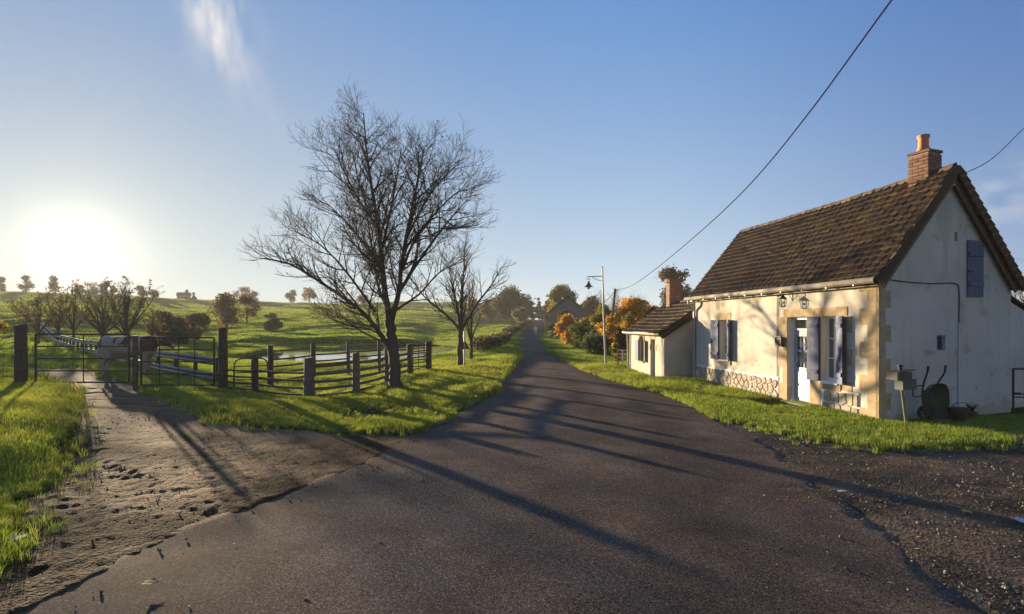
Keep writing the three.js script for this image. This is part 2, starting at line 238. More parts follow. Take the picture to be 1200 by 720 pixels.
// one ground sheet: rings growing with distance, right round the camera
{
  const cols = []; for (let a = -62; a <= 62.01; a += 0.32) cols.push(a); for (let a = 66; a < 297; a += 4) cols.push(a);
  const rows = []; for (let r = 0.4; r < 900; r *= 1.0145) rows.push(r);
  const nc = cols.length, p = [], uv = [], c = [], ix = [];
  for (const r of rows) for (const a of cols) {
    const t = a * Math.PI / 180, x = r * Math.sin(t), d = r * Math.cos(t);
    let h = H(x, d); const s = Math.max(Math.min(x - roadL(d), roadR(d) - x), dirtSD(x, d) - 0.05, gravelSD(x, d) - 0.05, trackSD(x, d) - 0.1);
    h -= 0.07 * ss(0, 0.25, s); if (r > 300) h -= 0.02 * (r - 300);
    p.push(x, h, -d); uv.push(x, d);
    const n = fbm(x * 0.05 + 7, d * 0.05, 4, 29), m = fbm(x * 0.6, d * 0.6, 3, 31), soil = ss(0.55, 0.7, m) * (d < 40 ? 0.6 : 0.25);
    const lush = clamp(0.5 + 1.6 * (n - 0.5)); c.push(lerp(lerp(1.25, 0.8, lush), 1.0, soil), lerp(lerp(1.15, 1.05, lush), 0.72, soil), lerp(0.7, 0.8, soil));
  }
  for (let j = 0; j < rows.length - 1; j++) for (let i = 0; i < nc; i++) { const a = j * nc + i, b = j * nc + (i + 1) % nc; ix.push(a, b, a + nc, b, b + nc, a + nc); }
  const g = new THREE.BufferGeometry(); g.setAttribute('position', new THREE.Float32BufferAttribute(p, 3)); g.setAttribute('uv', new THREE.Float32BufferAttribute(uv, 2)); g.setAttribute('color', new THREE.Float32BufferAttribute(c, 3)); g.setIndex(ix); g.computeVertexNormals();
  structure('ground', g, M.ground, 'rolling green pasture and verges either side of the lane');
}
function sheet(name, label, m, inside, x0, x1, d0, d1, cell, top, colour) {   // a ground sheet with a ragged outline that dips under its neighbours
  const nx = Math.ceil((x1 - x0) / cell), nd = Math.ceil((d1 - d0) / cell), id = new Int32Array((nx + 1) * (nd + 1)).fill(-1), p = [], uv = [], c = [], ix = [], sd = new Float32Array(id.length);
  for (let j = 0; j <= nd; j++) for (let i = 0; i <= nx; i++) sd[j * (nx + 1) + i] = inside(x0 + i * cell, d0 + j * cell);
  const vert = (i, j) => { const k = j * (nx + 1) + i; if (id[k] < 0) { const x = x0 + i * cell, d = d0 + j * cell; id[k] = p.length / 3; p.push(x, H(x, d) + top(x, d, sd[k]), -d); uv.push(x, d); c.push(...colour(x, d, sd[k])); } return id[k]; };
  for (let j = 0; j < nd; j++) for (let i = 0; i < nx; i++) { const k = j * (nx + 1) + i; if (Math.max(sd[k], sd[k + 1], sd[k + nx + 1], sd[k + nx + 2]) < -0.12) continue; const a = vert(i, j), b = vert(i + 1, j), e = vert(i, j + 1), f = vert(i + 1, j + 1); ix.push(a, b, e, b, f, e); }
  const g = new THREE.BufferGeometry(); g.setAttribute('position', new THREE.Float32BufferAttribute(p, 3)); g.setAttribute('uv', new THREE.Float32BufferAttribute(uv, 2)); g.setAttribute('color', new THREE.Float32BufferAttribute(c, 3)); g.setIndex(ix); g.computeVertexNormals();
  return structure(name, g, m, label);
}
const ragged = (s) => lerp(-0.09, 0, ss(-0.12, 0.15, s));
const RUT = [[-12.3, 17.5], [-8.6, 11.8], [-5.6, 8.2], [-1.5, 5.0]];
function ruts(x, d) { let best = 1e9, o = 0; for (let i = 0; i < 3; i++) { const [ax, ay] = RUT[i], [bx, by] = RUT[i + 1], ex = bx - ax, ey = by - ay, L = Math.hypot(ex, ey), t = clamp(((x - ax) * ex + (d - ay) * ey) / (L * L)), q = Math.hypot(x - ax - ex * t, d - ay - ey * t); if (q < best) { best = q; o = ((x - ax) * ey - (d - ay) * ex) / L; } } return o; }
// dirt track with wheel ruts, churned and stony where it meets the lane
sheet('dirt_track', 'bare brown farm track running from the lane to the gate', M.dirt, dirtSD, -14.6, -0.6, -3, 17.4, 0.042,
  (x, d, s) => { const churn = ss(9.5, 6, d + 0.35 * (x + 4)), o = ruts(x, d) + 0.25 * (fbm(x * 0.7, d * 0.7, 2, 3) - 0.5), rut = Math.exp(-(((Math.abs(o) - 0.72) / 0.2) ** 2)) + 0.6 * Math.exp(-(((Math.abs(o + 0.5) - 1.1) / 0.16) ** 2)), rs = Math.min(x - roadL(d), roadR(d) - x);
    return ragged(s) + 0.006 + 0.022 * (fbm(x * 1.1, d * 1.1, 3, 61) - 0.5) + (0.006 + 0.016 * churn) * (fbm(x * 7, d * 7, 4, 63) - 0.5) + (0.002 + 0.014 * churn) * (vn(x * 17, d * 17, 64) - 0.5) - 0.022 * rut + 0.005 * ss(0.5, 0.05, Math.abs(rs)) - 0.06 * ss(0.02, 0.25, rs); },
  (x, d) => { const wet = ss(0.35, 0.6, fbm(x * 0.9, d * 0.9, 5, 67) + 0.34 * ss(2.6, 0.3, roadL(d) - x) - 0.16); const n = 0.82 + 0.4 * fbm(x * 2.2, d * 2.2, 3, 69); return [lerp(1.06, 0.34, wet) * n, lerp(1.0, 0.31, wet) * n, lerp(0.92, 0.285, wet) * n]; });
{ // the track beyond the gate
  const t = sheet('field_track', 'worn cart track climbing the pasture beyond the gate', M.dirt, trackSD, -62, -10, 16.4, 74, 0.2, (x, d, s) => lerp(-0.1, 0.015, ss(-0.15, 0.3, s)) - 0.04 * ss(0.5, 0.9, s) * 0.3, (x, d) => { const n = 0.9 + 0.4 * fbm(x * 1.2, d * 1.2, 3, 73); return [n, n, n * 0.95]; });
}
sheet('gravel_yard', 'dark stony gravel forecourt between the lane and the cottage', M.gravel, gravelSD, 1.6, 16, -4, 11.6, 0.07,
  (x, d, s) => ragged(s) + 0.035 * (fbm(x * 1.2, d * 1.2, 3, 81) - 0.5) + 0.012 * (fbm(x * 7, d * 7, 2, 83) - 0.5),
  (x, d) => { const n = fbm(x * 0.9, d * 0.9, 4, 87), k = ss(0.42, 0.62, n); return [lerp(0.7, 1.25, k), lerp(0.7, 1.2, k), lerp(0.7, 1.15, k)]; });
{ // the lane
  const rows = []; for (let d = -14; d < 2; d += 0.25) rows.push(d); for (let d = 2; d < 215; d *= 1.011) rows.push(d);
  const n = 48, p = [], uv = [], c = [], ix = [];
  rows.forEach((d) => { for (let i = 0; i <= n; i++) { const L = roadL(d) - 0.06 + fray(d, 2), R = roadR(d) + 0.06 + fray(d, 9); const t = i / n, x = i === 0 ? L - 0.08 : i === n ? R + 0.08 : lerp(L, R, (i - 1) / (n - 2)); const edge = i === 0 || i === n; const m = (i - 1) / (n - 2);
    p.push(x, roadH(d) + (edge ? -0.05 : 0.004 + 0.03 * 4 * m * (1 - m) + 0.006 * (fbm(x * 1.5, d * 1.5, 2, 91) - 0.5)), -d); uv.push(x, d); const wear = fbm(x * 1.6, d * 0.22, 4, 93), patch = ss(0.55, 0.585, fbm(x * 0.45 + 5, d * 0.28, 4, 95)), mid = (x - (L + R) / 2), wheel = Math.exp(-(((Math.abs(mid) - 0.78) / 0.28) ** 2)) * ss(0.3, 0.6, fbm(x * 2, d * 0.5, 3, 99));
    const mud = ss(0.5, 0.62, fbm(x * 1.8, d * 1.8, 5, 97) + 0.34 * ss(1.3, 0.0, x - roadL(d)) * ss(11, 8, d) - 0.12), grit = ss(0.48, 0.6, fbm(x * 3, d * 3, 4, 98) + 0.3 * ss(0.5, 0, Math.min(x - roadL(d), roadR(d) - x)) - 0.14); let q = 0.80 + 0.42 * (wear - 0.2) - 0.2 * patch + 0.16 * wheel;
    c.push(lerp(q * 1.02, 1.15, mud * 0.5 + grit * 0.3), lerp(q * 0.99, 0.98, mud * 0.5 + grit * 0.3), lerp(q * 0.98, 0.82, mud * 0.5 + grit * 0.3)); } });
  for (let j = 0; j < rows.length - 1; j++) for (let i = 0; i < n; i++) { const a = j * (n + 1) + i, b = a + 1, e = a + n + 1; ix.push(a, b, e, b, e + 1, e); }
  const g = new THREE.BufferGeometry(); g.setAttribute('position', new THREE.Float32BufferAttribute(p, 3)); g.setAttribute('uv', new THREE.Float32BufferAttribute(uv, 2)); g.setAttribute('color', new THREE.Float32BufferAttribute(c, 3)); g.setIndex(ix); g.computeVertexNormals();
  structure('road', g, M.road, 'narrow grey asphalt lane curving away past the cottage');
}
{ // pond
  const s = new THREE.Shape(), pts = []; for (let i = 0; i < 72; i++) { const a = i / 72 * 2 * Math.PI; pts.push(new THREE.Vector2(POND.x + Math.cos(a) * POND.rx * 1.12, -(POND.d + Math.sin(a) * POND.rd * 1.12))); }
  s.setFromPoints(pts); const g = new THREE.ShapeGeometry(s); const q = g.attributes.position; for (let i = 0; i < q.count; i++) q.setXYZ(i, q.getX(i), POND.y, q.getY(i)); { const A = g.index.array; for (let i = 0; i < A.length; i += 3) { const z = A[i + 1]; A[i + 1] = A[i + 2]; A[i + 2] = z; } } g.computeVertexNormals();
  structure('pond', g, M.water, 'still pale pond lying in the pasture behind the pen');
}
// loose stones
function pebbles(name, label, n, seed, pick, s0, s1, tones) {
  const g = new THREE.IcosahedronGeometry(1, 0); g.scale(1, 0.6, 0.8); const m = new THREE.InstancedMesh(g, M.pebble, n); m.name = name; const r = rng(seed), q = new THREE.Matrix4(), e = new THREE.Euler(), col = new THREE.Color(); let k = 0, tries = 0;
  while (k < n && tries++ < n * 20) { const o = pick(r); if (!o) continue; const [x, d, lift] = o, s = lerp(s0, s1, r() ** 4); e.set(r() * 6, r() * 6, r() * 6); q.makeRotationFromEuler(e).scale(V(s, s, s)).setPosition(x, H(x, d) + lift + s * 0.1, -d); m.setMatrixAt(k, q); const t = tones[Math.floor(r() * tones.length)], b = 0.7 + 0.6 * r(); m.setColorAt(k, col.setRGB(t[0] * b, t[1] * b, t[2] * b)); k++; }
  m.count = k; m.castShadow = m.receiveShadow = true; scene.add(m); tag(m, label, 'stones', null, 'stuff');
}
pebbles('gravel_stones', 'loose grey and tan stones strewn over the cottage forecourt', 30000, 5, (r) => { const d = 1.2 + 9.5 * r() ** 1.5, x = 2 + r() * 11; return gravelSD(x, d) > 0.05 && roadSD(x, d) < 0.02 ? [x, d, 0.0] : null; }, 0.003, 0.019, [[0.16, 0.14, 0.115], [0.10, 0.085, 0.07], [0.20, 0.17, 0.135], [0.09, 0.075, 0.06], [0.30, 0.27, 0.22]]);
pebbles('track_stones', 'small dark clods and stones on the churned farm track', 3500, 6, (r) => { const d = 2 + 13 * r() ** 1.6, x = -11 + r() * 11; const s = dirtSD(x, d); return s > 0 && roadSD(x, d) < 0.04 && r() < 0.3 ? [x, d, 0.0] : null; }, 0.003, 0.014, [[0.22, 0.17, 0.125], [0.15, 0.115, 0.09], [0.32, 0.25, 0.18]]);
pebbles('road_grit', 'scattered grit and crumbs of mud on the asphalt', 500, 7, (r) => { const d = 2.5 + 9 * r() ** 1.4, x = -3.5 + r() * 7.5; return roadSD(x, d) > 0.1 && (r() < 0.12 || roadSD(x, d) < 0.4) ? [x, d, 0.02] : null; }, 0.003, 0.02, [[0.10, 0.08, 0.06], [0.2, 0.17, 0.13]]);

// ---------- grass ----------
function tuft(seed, blades, rad, h0, h1, w) {
  const r = rng(seed), p = [], n = [], ix = [];
  for (let b = 0; b < blades; b++) {
    const a = r() * 6.283, q = Math.sqrt(r()) * rad, x = Math.cos(a) * q, z = Math.sin(a) * q, L = lerp(h0, h1, r()), lean = 0.15 + 0.75 * r(), la = r() * 6.283, f = r() * 6.283, wx = Math.cos(f) * w, wz = Math.sin(f) * w, lx = Math.cos(la) * lean * L, lz = Math.sin(la) * lean * L, s = p.length / 3;
    const hy = L * Math.sqrt(Math.max(0.1, 1 - lean * lean * 0.8));
    p.push(x - wx, -0.02, z - wz, x + wx, -0.02, z + wz, x + lx * 0.35 - wx * 0.8, hy * 0.6, z + lz * 0.35 - wz * 0.8, x + lx * 0.35 + wx * 0.8, hy * 0.6, z + lz * 0.35 + wz * 0.8, x + lx, hy, z + lz);
    const nx = -Math.sin(f), nz = Math.cos(f); for (let k = 0; k < 5; k++) n.push(nx, 0.3, nz);
    ix.push(s, s + 1, s + 2, s + 1, s + 3, s + 2, s + 2, s + 3, s + 4);
  }
  const g = new THREE.BufferGeometry(); g.setAttribute('position', new THREE.Float32BufferAttribute(p, 3)); g.setAttribute('normal', new THREE.Float32BufferAttribute(n, 3)); g.setIndex(ix); return g;
}
const inHouse = (x, d) => (Math.abs(x - 5.9) < 0.5 && Math.abs(d - 12.42) < 0.68) || (x > 5.6 && d > 10 + (x - 6.7) * 0.3 && d < 18.5 && x < 12 && x > 6.78 - 0.13 * (d - 10.17)) || (x > 4.55 && x < 7.5 && d > 17.8 && d < 21.9) || (x > 10 && d > 11.4 && d < 14);
const bare = (x, d) => Math.max(roadSD(x, d) + 0.02, dirtSD(x, d), gravelSD(x, d) - 0.1, trackSD(x, d) - 0.25, inHouse(x, d) ? 1 : -9, d > 28 && pondR(x, d) < 1.03 ? 1 : -9);
function lawn(name, label, g, n, seed, pick, tuftScale) {        // tuftScale: how large a tuft stands (geometry only)
  const m = new THREE.InstancedMesh(g, M.grass, n); m.name = name; const r = rng(seed), q = new THREE.Matrix4(), e = new THREE.Euler(), c = new THREE.Color(); let k = 0, t = 0;
  while (k < n && t++ < n * 12) {
    const [x, d] = pick(r), b = bare(x, d); if (b > 0.03 && (roadSD(x, d) > -0.02 || inHouse(x, d) || b > 0.7 || r() > 0.10 * ss(0.7, 0, b))) continue; if (b > -0.45 && r() < 0.6 + b * 0.6) continue;
    const nz = fbm(x * 0.35, d * 0.35, 3, 151), dry = fbm(x * 0.09 + 3, d * 0.09, 3, 153); if (r() > 0.1 + 1.7 * (nz - 0.12)) continue;
    const s = tuftScale(x, d, r) * (0.3 + 1.4 * nz); e.set((r() - 0.5) * 0.3, r() * 6.283, (r() - 0.5) * 0.3);
    q.makeRotationFromEuler(e).scale(V(s, s * (0.75 + 0.6 * r()), s)).setPosition(x, H(x, d), -d); m.setMatrixAt(k, q);
    const y = clamp(0.25 + 0.9 * (dry - 0.4) + 0.35 * (r() - 0.4)), v = 0.55 + 0.8 * r() * (0.5 + fbm(x * 1.5, d * 1.5, 3, 157)); if (r() < 0.08) m.setColorAt(k, c.setRGB(0.42 * v, 0.33 * v, 0.15 * v)); else m.setColorAt(k, c.setRGB(lerp(0.175, 0.38, y) * v, lerp(0.30, 0.37, y) * v, lerp(0.026, 0.05, y) * v)); k++;
  }
  m.count = k; m.castShadow = m.receiveShadow = true; scene.add(m); tag(m, label, 'grass', null, 'stuff');
}
const tNear = tuft(1, 16, 0.06, 0.05, 0.16, 0.0028), tMid = tuft(2, 18, 0.09, 0.06, 0.15, 0.005), tFar = tuft(3, 26, 0.5, 0.08, 0.24, 0.028);
lawn('bank_grass', 'long sunlit grass on the bank beside the farm track', tNear, 82000, 31, (r) => { const d = 2.6 * Math.pow(6.2, r()), k = -0.45 - (r() < 0.72 ? 0.62 : 1.5) * r(); return [k * d - 0.4, d]; }, (x, d) => lerp(0.71, 1.18, ss(1, 18, d)));
lawn('verge_grass', 'bright green grass on the verge between track, lane and pen', tMid, 125000, 32, (r) => { const d = 8.5 * Math.pow(5, r()), k = -1.0 + 1.04 * r(); return [k * d, d]; }, (x, d) => lerp(0.86, 1.8, clamp((d - 8.5) / 34)));
lawn('cottage_grass', 'green grass strip along the cottage and the lane edge', tMid, 70000, 33, (r) => { const d = 7.5 * Math.pow(10, r() ** 1.2), x = d < 24 ? 2.4 + (r() ** 1.1) * 9 : roadR(d) + r() * lerp(4, 7, r()); return [x, d]; }, (x, d) => lerp(0.6, 2.3, clamp((d - 7.5) / 67)));
lawn('pasture_grass', 'tussocky grass covering the pasture slope', tFar, 185000, 34, (r) => { const d = (r() < 0.85 ? 26 : 14) * Math.pow(10.5, r()), k = r() < 0.82 ? -0.98 + 1.0 * r() : -0.98 - 0.9 * r(); return [k * d, d]; }, (x, d) => lerp(0.6, 2.7, clamp((d - 26) / 247)) * (d < 75 && pondR(x, d) < 1.7 ? 0.45 : 1));

{ // autumn leaf litter blown over verges, track and lane
  const g = new THREE.BufferGeometry(); g.setAttribute('position', new THREE.Float32BufferAttribute([-1, 0, 0, -0.2, 0.22, 0.55, 1, 0.1, 0, -0.2, 0.16, -0.55, 0.1, 0.0, 0], 3)); g.setIndex([0, 1, 4, 1, 2, 4, 2, 3, 4, 3, 0, 4]); g.computeVertexNormals();
  const n = 2600, m = new THREE.InstancedMesh(g, M.litter = mat([1, 1, 1], { side: THREE.DoubleSide, roughness: 0.9, transmission: 0.2, thickness: 0, specularIntensity: 0.3 }), n); m.name = 'leaf_litter'; const r = rng(61), q = new THREE.Matrix4(), e = new THREE.Euler(), c = new THREE.Color(), tones = [[0.40, 0.24, 0.06], [0.26, 0.14, 0.06], [0.45, 0.34, 0.10], [0.18, 0.11, 0.06], [0.34, 0.28, 0.2]]; let k = 0, t = 0;
  while (k < n && t++ < n * 30) { const d = 2.6 * Math.pow(10, r()), x = (r() * 1.9 - 0.95) * d * 0.98; if (inHouse(x, d) || (d > 28 && x < -4)) continue; const onRoad = roadSD(x, d) > 0; if (onRoad && r() > (roadSD(x, d) < 0.5 ? 0.22 : 0.035)) continue; if (!onRoad && r() > 0.15 + 0.8 * fbm(x * 0.5, d * 0.5, 3, 161)) continue; if (dirtSD(x, d) > -0.1 && r() > 0.12) continue; if (d < 6 && r() > 0.5) continue; const s = 0.009 + 0.018 * r() ** 2, green = bare(x, d) < -0.1; e.set((r() - 0.5) * 0.8, r() * 6.28, (r() - 0.5) * 0.8); q.makeRotationFromEuler(e).scale(V(s, s, s)).setPosition(x, H(x, d) + (onRoad ? 0.028 : green ? 0.05 + 0.05 * r() : 0.022), -d); m.setMatrixAt(k, q); const z = tones[Math.floor(r() * 5)]; m.setColorAt(k, c.setRGB(...z)); k++; }
  m.count = k; m.castShadow = m.receiveShadow = true; scene.add(m); tag(m, 'small fallen autumn leaves scattered over verges and lane edge', 'leaves', null, 'stuff');
}
// ---------- building pieces ----------
function wallShape(outline, holes, depth) {                    // x, y outline with openings, pushed back along +z
  const s = new THREE.Shape(outline.map(p => new THREE.Vector2(...p))); for (const h of holes) s.holes.push(new THREE.Path(h.map(p => new THREE.Vector2(...p))));
  const g = new THREE.ExtrudeGeometry(s, { depth, bevelEnabled: false }); return metreUV(g);
}
const rect = (x0, x1, y0, y1) => [[x0, y0], [x1, y0], [x1, y1], [x0, y1]];
// a pressed interlocking roof tile: x across, y up the slope, z out of the roof
function tileGeo(w, l) {
  const prof = [[0, 0.010], [0.07, 0.036], [0.16, 0.040], [0.25, 0.012], [0.55, 0.010], [0.66, 0.024], [0.78, 0.024], [0.88, 0.010], [1.02, 0.012]], p = [], ix = [], uv = [];
  for (const [y, dz] of [[-0.03, 0.045], [l, 0.0]]) for (const [t, z] of prof) { p.push(t * w, y, z + dz); uv.push(t * w, y); }
  const n = prof.length; for (let i = 0; i < n - 1; i++) ix.push(i, i + 1, i + n, i + 1, i + n + 1, i + n);
  for (const [t, z] of prof) { p.push(t * w, -0.03, z + 0.045); uv.push(t * w, 0); } for (const [t, z] of prof) { p.push(t * w, -0.03, z - 0.012); uv.push(t * w, 0.04); }
  for (let i = 0; i < n - 1; i++) { const a = 2 * n + i; ix.push(a, a + n, a + 1, a + 1, a + n, a + n + 1); }
  for (const k of [0, n - 1]) { const s = p.length / 3, [t, z] = prof[k]; p.push(t * w, -0.03, z + 0.045, t * w, l, z, t * w, l, z - 0.03, t * w, -0.03, z - 0.012); for (let q = 0; q < 4; q++) uv.push(0, q * 0.1); ix.push(s, s + 1, s + 2, s, s + 2, s + 3); }
  const g = new THREE.BufferGeometry(); g.setAttribute('position', new THREE.Float32BufferAttribute(p, 3)); g.setAttribute('uv', new THREE.Float32BufferAttribute(uv, 2)); g.setIndex(ix); const q = g.toNonIndexed(); q.computeVertexNormals(); return q;
}
// tiles on a slope: origin at the eave corner, U along the eave, S up the slope (unit), count columns/rows
function tileSlope(parent, O, U, S, w, l, cols, rows, seed, most) {
  const N = U.clone().cross(S).normalize(); if (N.y < 0) N.negate(); const r = rng(seed), variants = [0, 1, 2].map(k => { const g = tileGeo(w, l), uv = g.attributes.uv; for (let i = 0; i < uv.count; i++) uv.setXY(i, uv.getX(i) + k * 0.37, uv.getY(i) + k * 0.61); return g; });
  const spots = []; for (let j = 0; j < rows; j++) for (let i = 0; i < cols; i++) spots.push([i, j]);
  spots.sort((a, b) => (a[0] - b[0]) || (a[1] - b[1])); const rest = [];
  spots.forEach(([i, j], q) => {
    const sag = -0.035 * Math.sin(Math.PI * clamp(i / cols)) * Math.sin(Math.PI * clamp(j / rows * 0.8 + 0.1)) + 0.03 * (vn(i * 0.25, j * 0.3, 7) - 0.5), slip = r() < 0.02 ? -0.05 : 0; const P = O.clone().addScaledVector(U, i * w + (r() - 0.5) * 0.01).addScaledVector(S, j * l + slip + (r() - 0.5) * 0.016).addScaledVector(N, 0.026 + sag + (r() - 0.5) * 0.012), tw = (r() - 0.5) * 0.045;
    const B = new THREE.Matrix4().makeBasis(U.clone().addScaledVector(S, tw), S.clone().addScaledVector(U, -tw), N).setPosition(P), g = variants[Math.floor(r() * 3)], m = M.tiles[Math.floor(r() * 5)];
    if (q < most) { const t = mesh('tile', g, m, parent); t.applyMatrix4(B); } else rest.push(bake(g, B));
  });
  if (rest.length) { const t = mesh('tile_field', mg(rest), M.tiles[0], parent); t.userData.kind = 'stuff'; }
}
function brickStack(parent, x, z, y0, y1, w, dpt, turn, seed) {  // courses of single bricks round a mortar core
  const core = box(w - 0.03, y1 - y0, dpt - 0.03, 0, (y0 + y1) / 2, 0); core.rotateY(turn).translate(x, 0, z); const c = mesh('chimney', core, M.mortarGrey || (M.mortarGrey = mat([0.36, 0.31, 0.26], { bumpMap: T.fine, bumpScale: 0.004 })), parent);
  const r = rng(seed), gs = {}, bw = 0.21, bh = 0.058, step = 0.07;
  const brick = (L) => { const k = L.toFixed(3); return gs[k] || (gs[k] = box(L, bh, 0.1)); };
  let row = 0; for (let y = y0 + step / 2; y < y1 - 0.01; y += step, row++) for (let f = 0; f < 4; f++) {
    const len = f % 2 ? dpt : w, off = f % 2 ? w / 2 : dpt / 2; let s = -len / 2 + (row % 2 ? 0 : 0);
    let first = row % 2 ? bw : 0.1; let k = 0; while (s < len / 2 - 0.02) { let L = Math.min((k === 0 ? first : bw), len / 2 - s - 0.002); L = Math.round(L * 100) / 100 - 0.01; if (L < 0.03) break; const b = mesh('brick', brick(L), [M.brickA, M.brickB, M.brickC][Math.floor(r() * 3)], c); const a = turn + f * Math.PI / 2, lx = s + L / 2, lz = off - 0.05 + 0.002 + r() * 0.004; b.rotation.y = a; b.position.set(x + lx * Math.cos(a) + lz * Math.sin(a), y, z - lx * Math.sin(a) + lz * Math.cos(a)); s += L + 0.01; k++; }
  }
  return c;
}
// ---------- the cottage: local x along the front, y up, z into the house ----------
{
  const h = thing('cottage', 'cream rendered cottage with brown tiled roof and blue shutters', 'house', 6.73, 0, 10.17, Math.atan2(0.9918, -0.1293));
  const LEN = 7.35, GW = 3.98, EAVE = 2.66, RISE = 2.1, vx = 0.236, vz = 0.971;
  const G = new THREE.Matrix4().makeBasis(V(vx, 0, vz), V(0, 1, 0), V(-vz, 0, vx));        // gable frame: x along the gable, z outwards
  const gp = (b, y, o) => V(b, y, o).applyMatrix4(G);
  // walls
  const dHole = rect(1.9, 2.69, 0.03, 1.96), w1 = rect(1.04, 1.55, 0.6, 1.96), w2 = rect(5.33, 5.82, 0.79, 1.92);
  mesh('front_wall', wallShape(rect(0.08, LEN, -0.5, EAVE), [dHole, w1, w2], 0.3), M.front, h);
  const gw = wallShape([[0.31, -0.6], [GW, -0.6], [GW, EAVE], [GW / 2, EAVE + RISE], [0.31, EAVE + RISE * 0.31 / (GW / 2)]], [rect(1.62, 1.88, 1.29, 1.58), rect(2.15, 2.24, 3.44, 3.62)], 0.3); gw.translate(0, 0, -0.3); gw.applyMatrix4(G);
  { const s = new THREE.Shape([[0, 0], [0.079, 0], [0.152, -0.3], [0.073, -0.3]].map(q => new THREE.Vector2(...q))); const g = new THREE.ExtrudeGeometry(s, { depth: EAVE + 0.6, bevelEnabled: false }); g.rotateX(-Math.PI / 2); g.translate(0, -0.6, 0); mesh('corner_pier', metreUV(g), M.gable, h); mesh('gable_corner', wallShape([[0.0, EAVE], [0.308, EAVE], [0.308, EAVE + RISE * 0.31 / (GW / 2)]], [], 0.2).translate(0, 0, -0.2).applyMatrix4(G), M.gable, h); }
  const gm = mesh('gable_wall', gw, M.gable, h); gm.userData.label = 'plain rendered gable end wall';
  const gb = wallShape([[0, -0.6], [GW, -0.6], [GW, EAVE], [GW / 2, EAVE + RISE], [0, EAVE]], [], 0.25); gb.applyMatrix4(G); gb.translate(LEN - 0.26, 0, 0.02); mesh('far_gable_wall', gb, M.gable, h);
  const bw = box(LEN - 0.2, EAVE + 0.5, 0.3, LEN / 2 + GW * vx, EAVE / 2 - 0.25, GW * vz - 0.16); mesh('back_wall', bw, M.cream, h);
  mesh('floor', span(1.25, LEN - 0.3, -0.05, 0.02, 0.31, 3.4), M.inside, h);
  mesh('loft_floor', span(1.25, LEN - 0.3, 2.5, 2.56, 0.31, 3.5), M.inside, h);
  mesh('partition', span(0.9, LEN - 0.3, 0.02, 2.5, 1.9, 1.95), M.inside, h);
  // roof slabs and tiles
  const S = V(vx * GW / 2, RISE, vz * GW / 2), slope = S.length(); S.normalize(); const U = V(1, 0, 0), over = 0.22, verge = 0.16;
  const N = V(1, 0, 0).cross(S).normalize(); if (N.y < 0) N.negate();
  const S2 = V(-vx, 0, -vz).multiplyScalar(GW / 2).add(V(0, RISE, 0)).normalize(), E0 = V(0, EAVE + 0.03, 0).addScaledVector(S, -over), E1 = gp(GW, EAVE + 0.03, 0).addScaledVector(S2, -over);
  const slab = (E, Sv, len, Nn) => { const g = box(LEN + 2 * verge, len, 0.07); const B = new THREE.Matrix4().makeBasis(U, Sv, Nn).setPosition(E.clone().addScaledVector(U, LEN / 2).addScaledVector(Sv, len / 2)); return bake(g, B); };
  const N2 = U.clone().cross(S2).normalize(); if (N2.y < 0) N2.negate();
  const roof = mesh('roof', mg([slab(E0, S, slope + over - 0.02, N), slab(E1, S2, slope + over - 0.02, N2)]), M.rusty, h);
  const rows = 17, tl = (slope + over) / rows, tw = 0.215, cols = Math.ceil((LEN + 2 * verge) / tw);
  tileSlope(roof, E0.clone().addScaledVector(U, -verge).addScaledVector(N, 0.035), U, S, tw, tl, cols, rows, 5, 300);
  const backTiles = []; for (let j = 0; j < rows; j++) { const g = box(LEN + 2 * verge, tl + 0.03, 0.03); backTiles.push(bake(g, new THREE.Matrix4().makeBasis(U, S2.clone().addScaledVector(N2, -0.06), N2).setPosition(E1.clone().addScaledVector(U, LEN / 2).addScaledVector(S2, tl * (j + 0.5)).addScaledVector(N2, 0.055)))); }
  mesh('back_tiles', mg(backTiles), M.tiles[2], roof);
  // ridge caps
  const rg = new THREE.CylinderGeometry(0.105, 0.095, 0.36, 10, 1, false, 0, Math.PI); rg.rotateZ(Math.PI / 2).rotateX(-Math.PI / 2); rg.rotateX(0); metreUV(rg);
  const R0 = gp(GW / 2, EAVE + RISE + 0.06, 0);
  for (let i = 0; i * 0.335 < LEN + 2 * verge - 0.1; i++) { const c = mesh('ridge_tile', rg, M.tiles[i % 5], roof); c.position.set(R0.x - verge + 0.17 + i * 0.335, R0.y - 0.03 * Math.sin(Math.PI * i / 22) + 0.012 * (hash(i, 3) - 0.5), R0.z); c.rotation.z = 0.03 * (hash(i, 5) - 0.3); c.rotation.y = 0.05 * (hash(i, 9) - 0.5); }
  // verge tiles stepping up the near gable
  for (const [E, Sv, Nn] of [[E0, S, N], [E1, S2, N2]]) for (let j = 0; j < rows; j++) { const c = mesh('verge_tile', M.vergeG || (M.vergeG = box(0.06, 0.245, 0.15)), M.tiles[(j * 3) % 3], roof); c.applyMatrix4(new THREE.Matrix4().makeBasis(U, Sv.clone().addScaledVector(Nn, -0.10).normalize(), Nn.clone().addScaledVector(Sv, 0.1).normalize()).setPosition(E.clone().addScaledVector(U, -verge - 0.012).addScaledVector(Sv, tl * (j + 0.5)).addScaledVector(Nn, 0.02))); }
  for (const [Sv, b0] of [[S, 0], [S2, GW]]) { const g = box(0.03, slope + 0.1, 0.16); const E = gp(b0, EAVE - 0.1, 0); mesh('barge_board', g.applyMatrix4(new THREE.Matrix4().makeBasis(U, Sv, U.clone().cross(Sv)).setPosition(E.addScaledVector(U, -verge + 0.06).addScaledVector(Sv, slope / 2 - 0.03))), M.brown, roof); }
  // eaves board and half-round gutter
  mesh('eaves_board', span(-verge + 0.02, LEN + verge - 0.02, EAVE - 0.16, EAVE - 0.02, -0.14, -0.004), M.gutter, h);
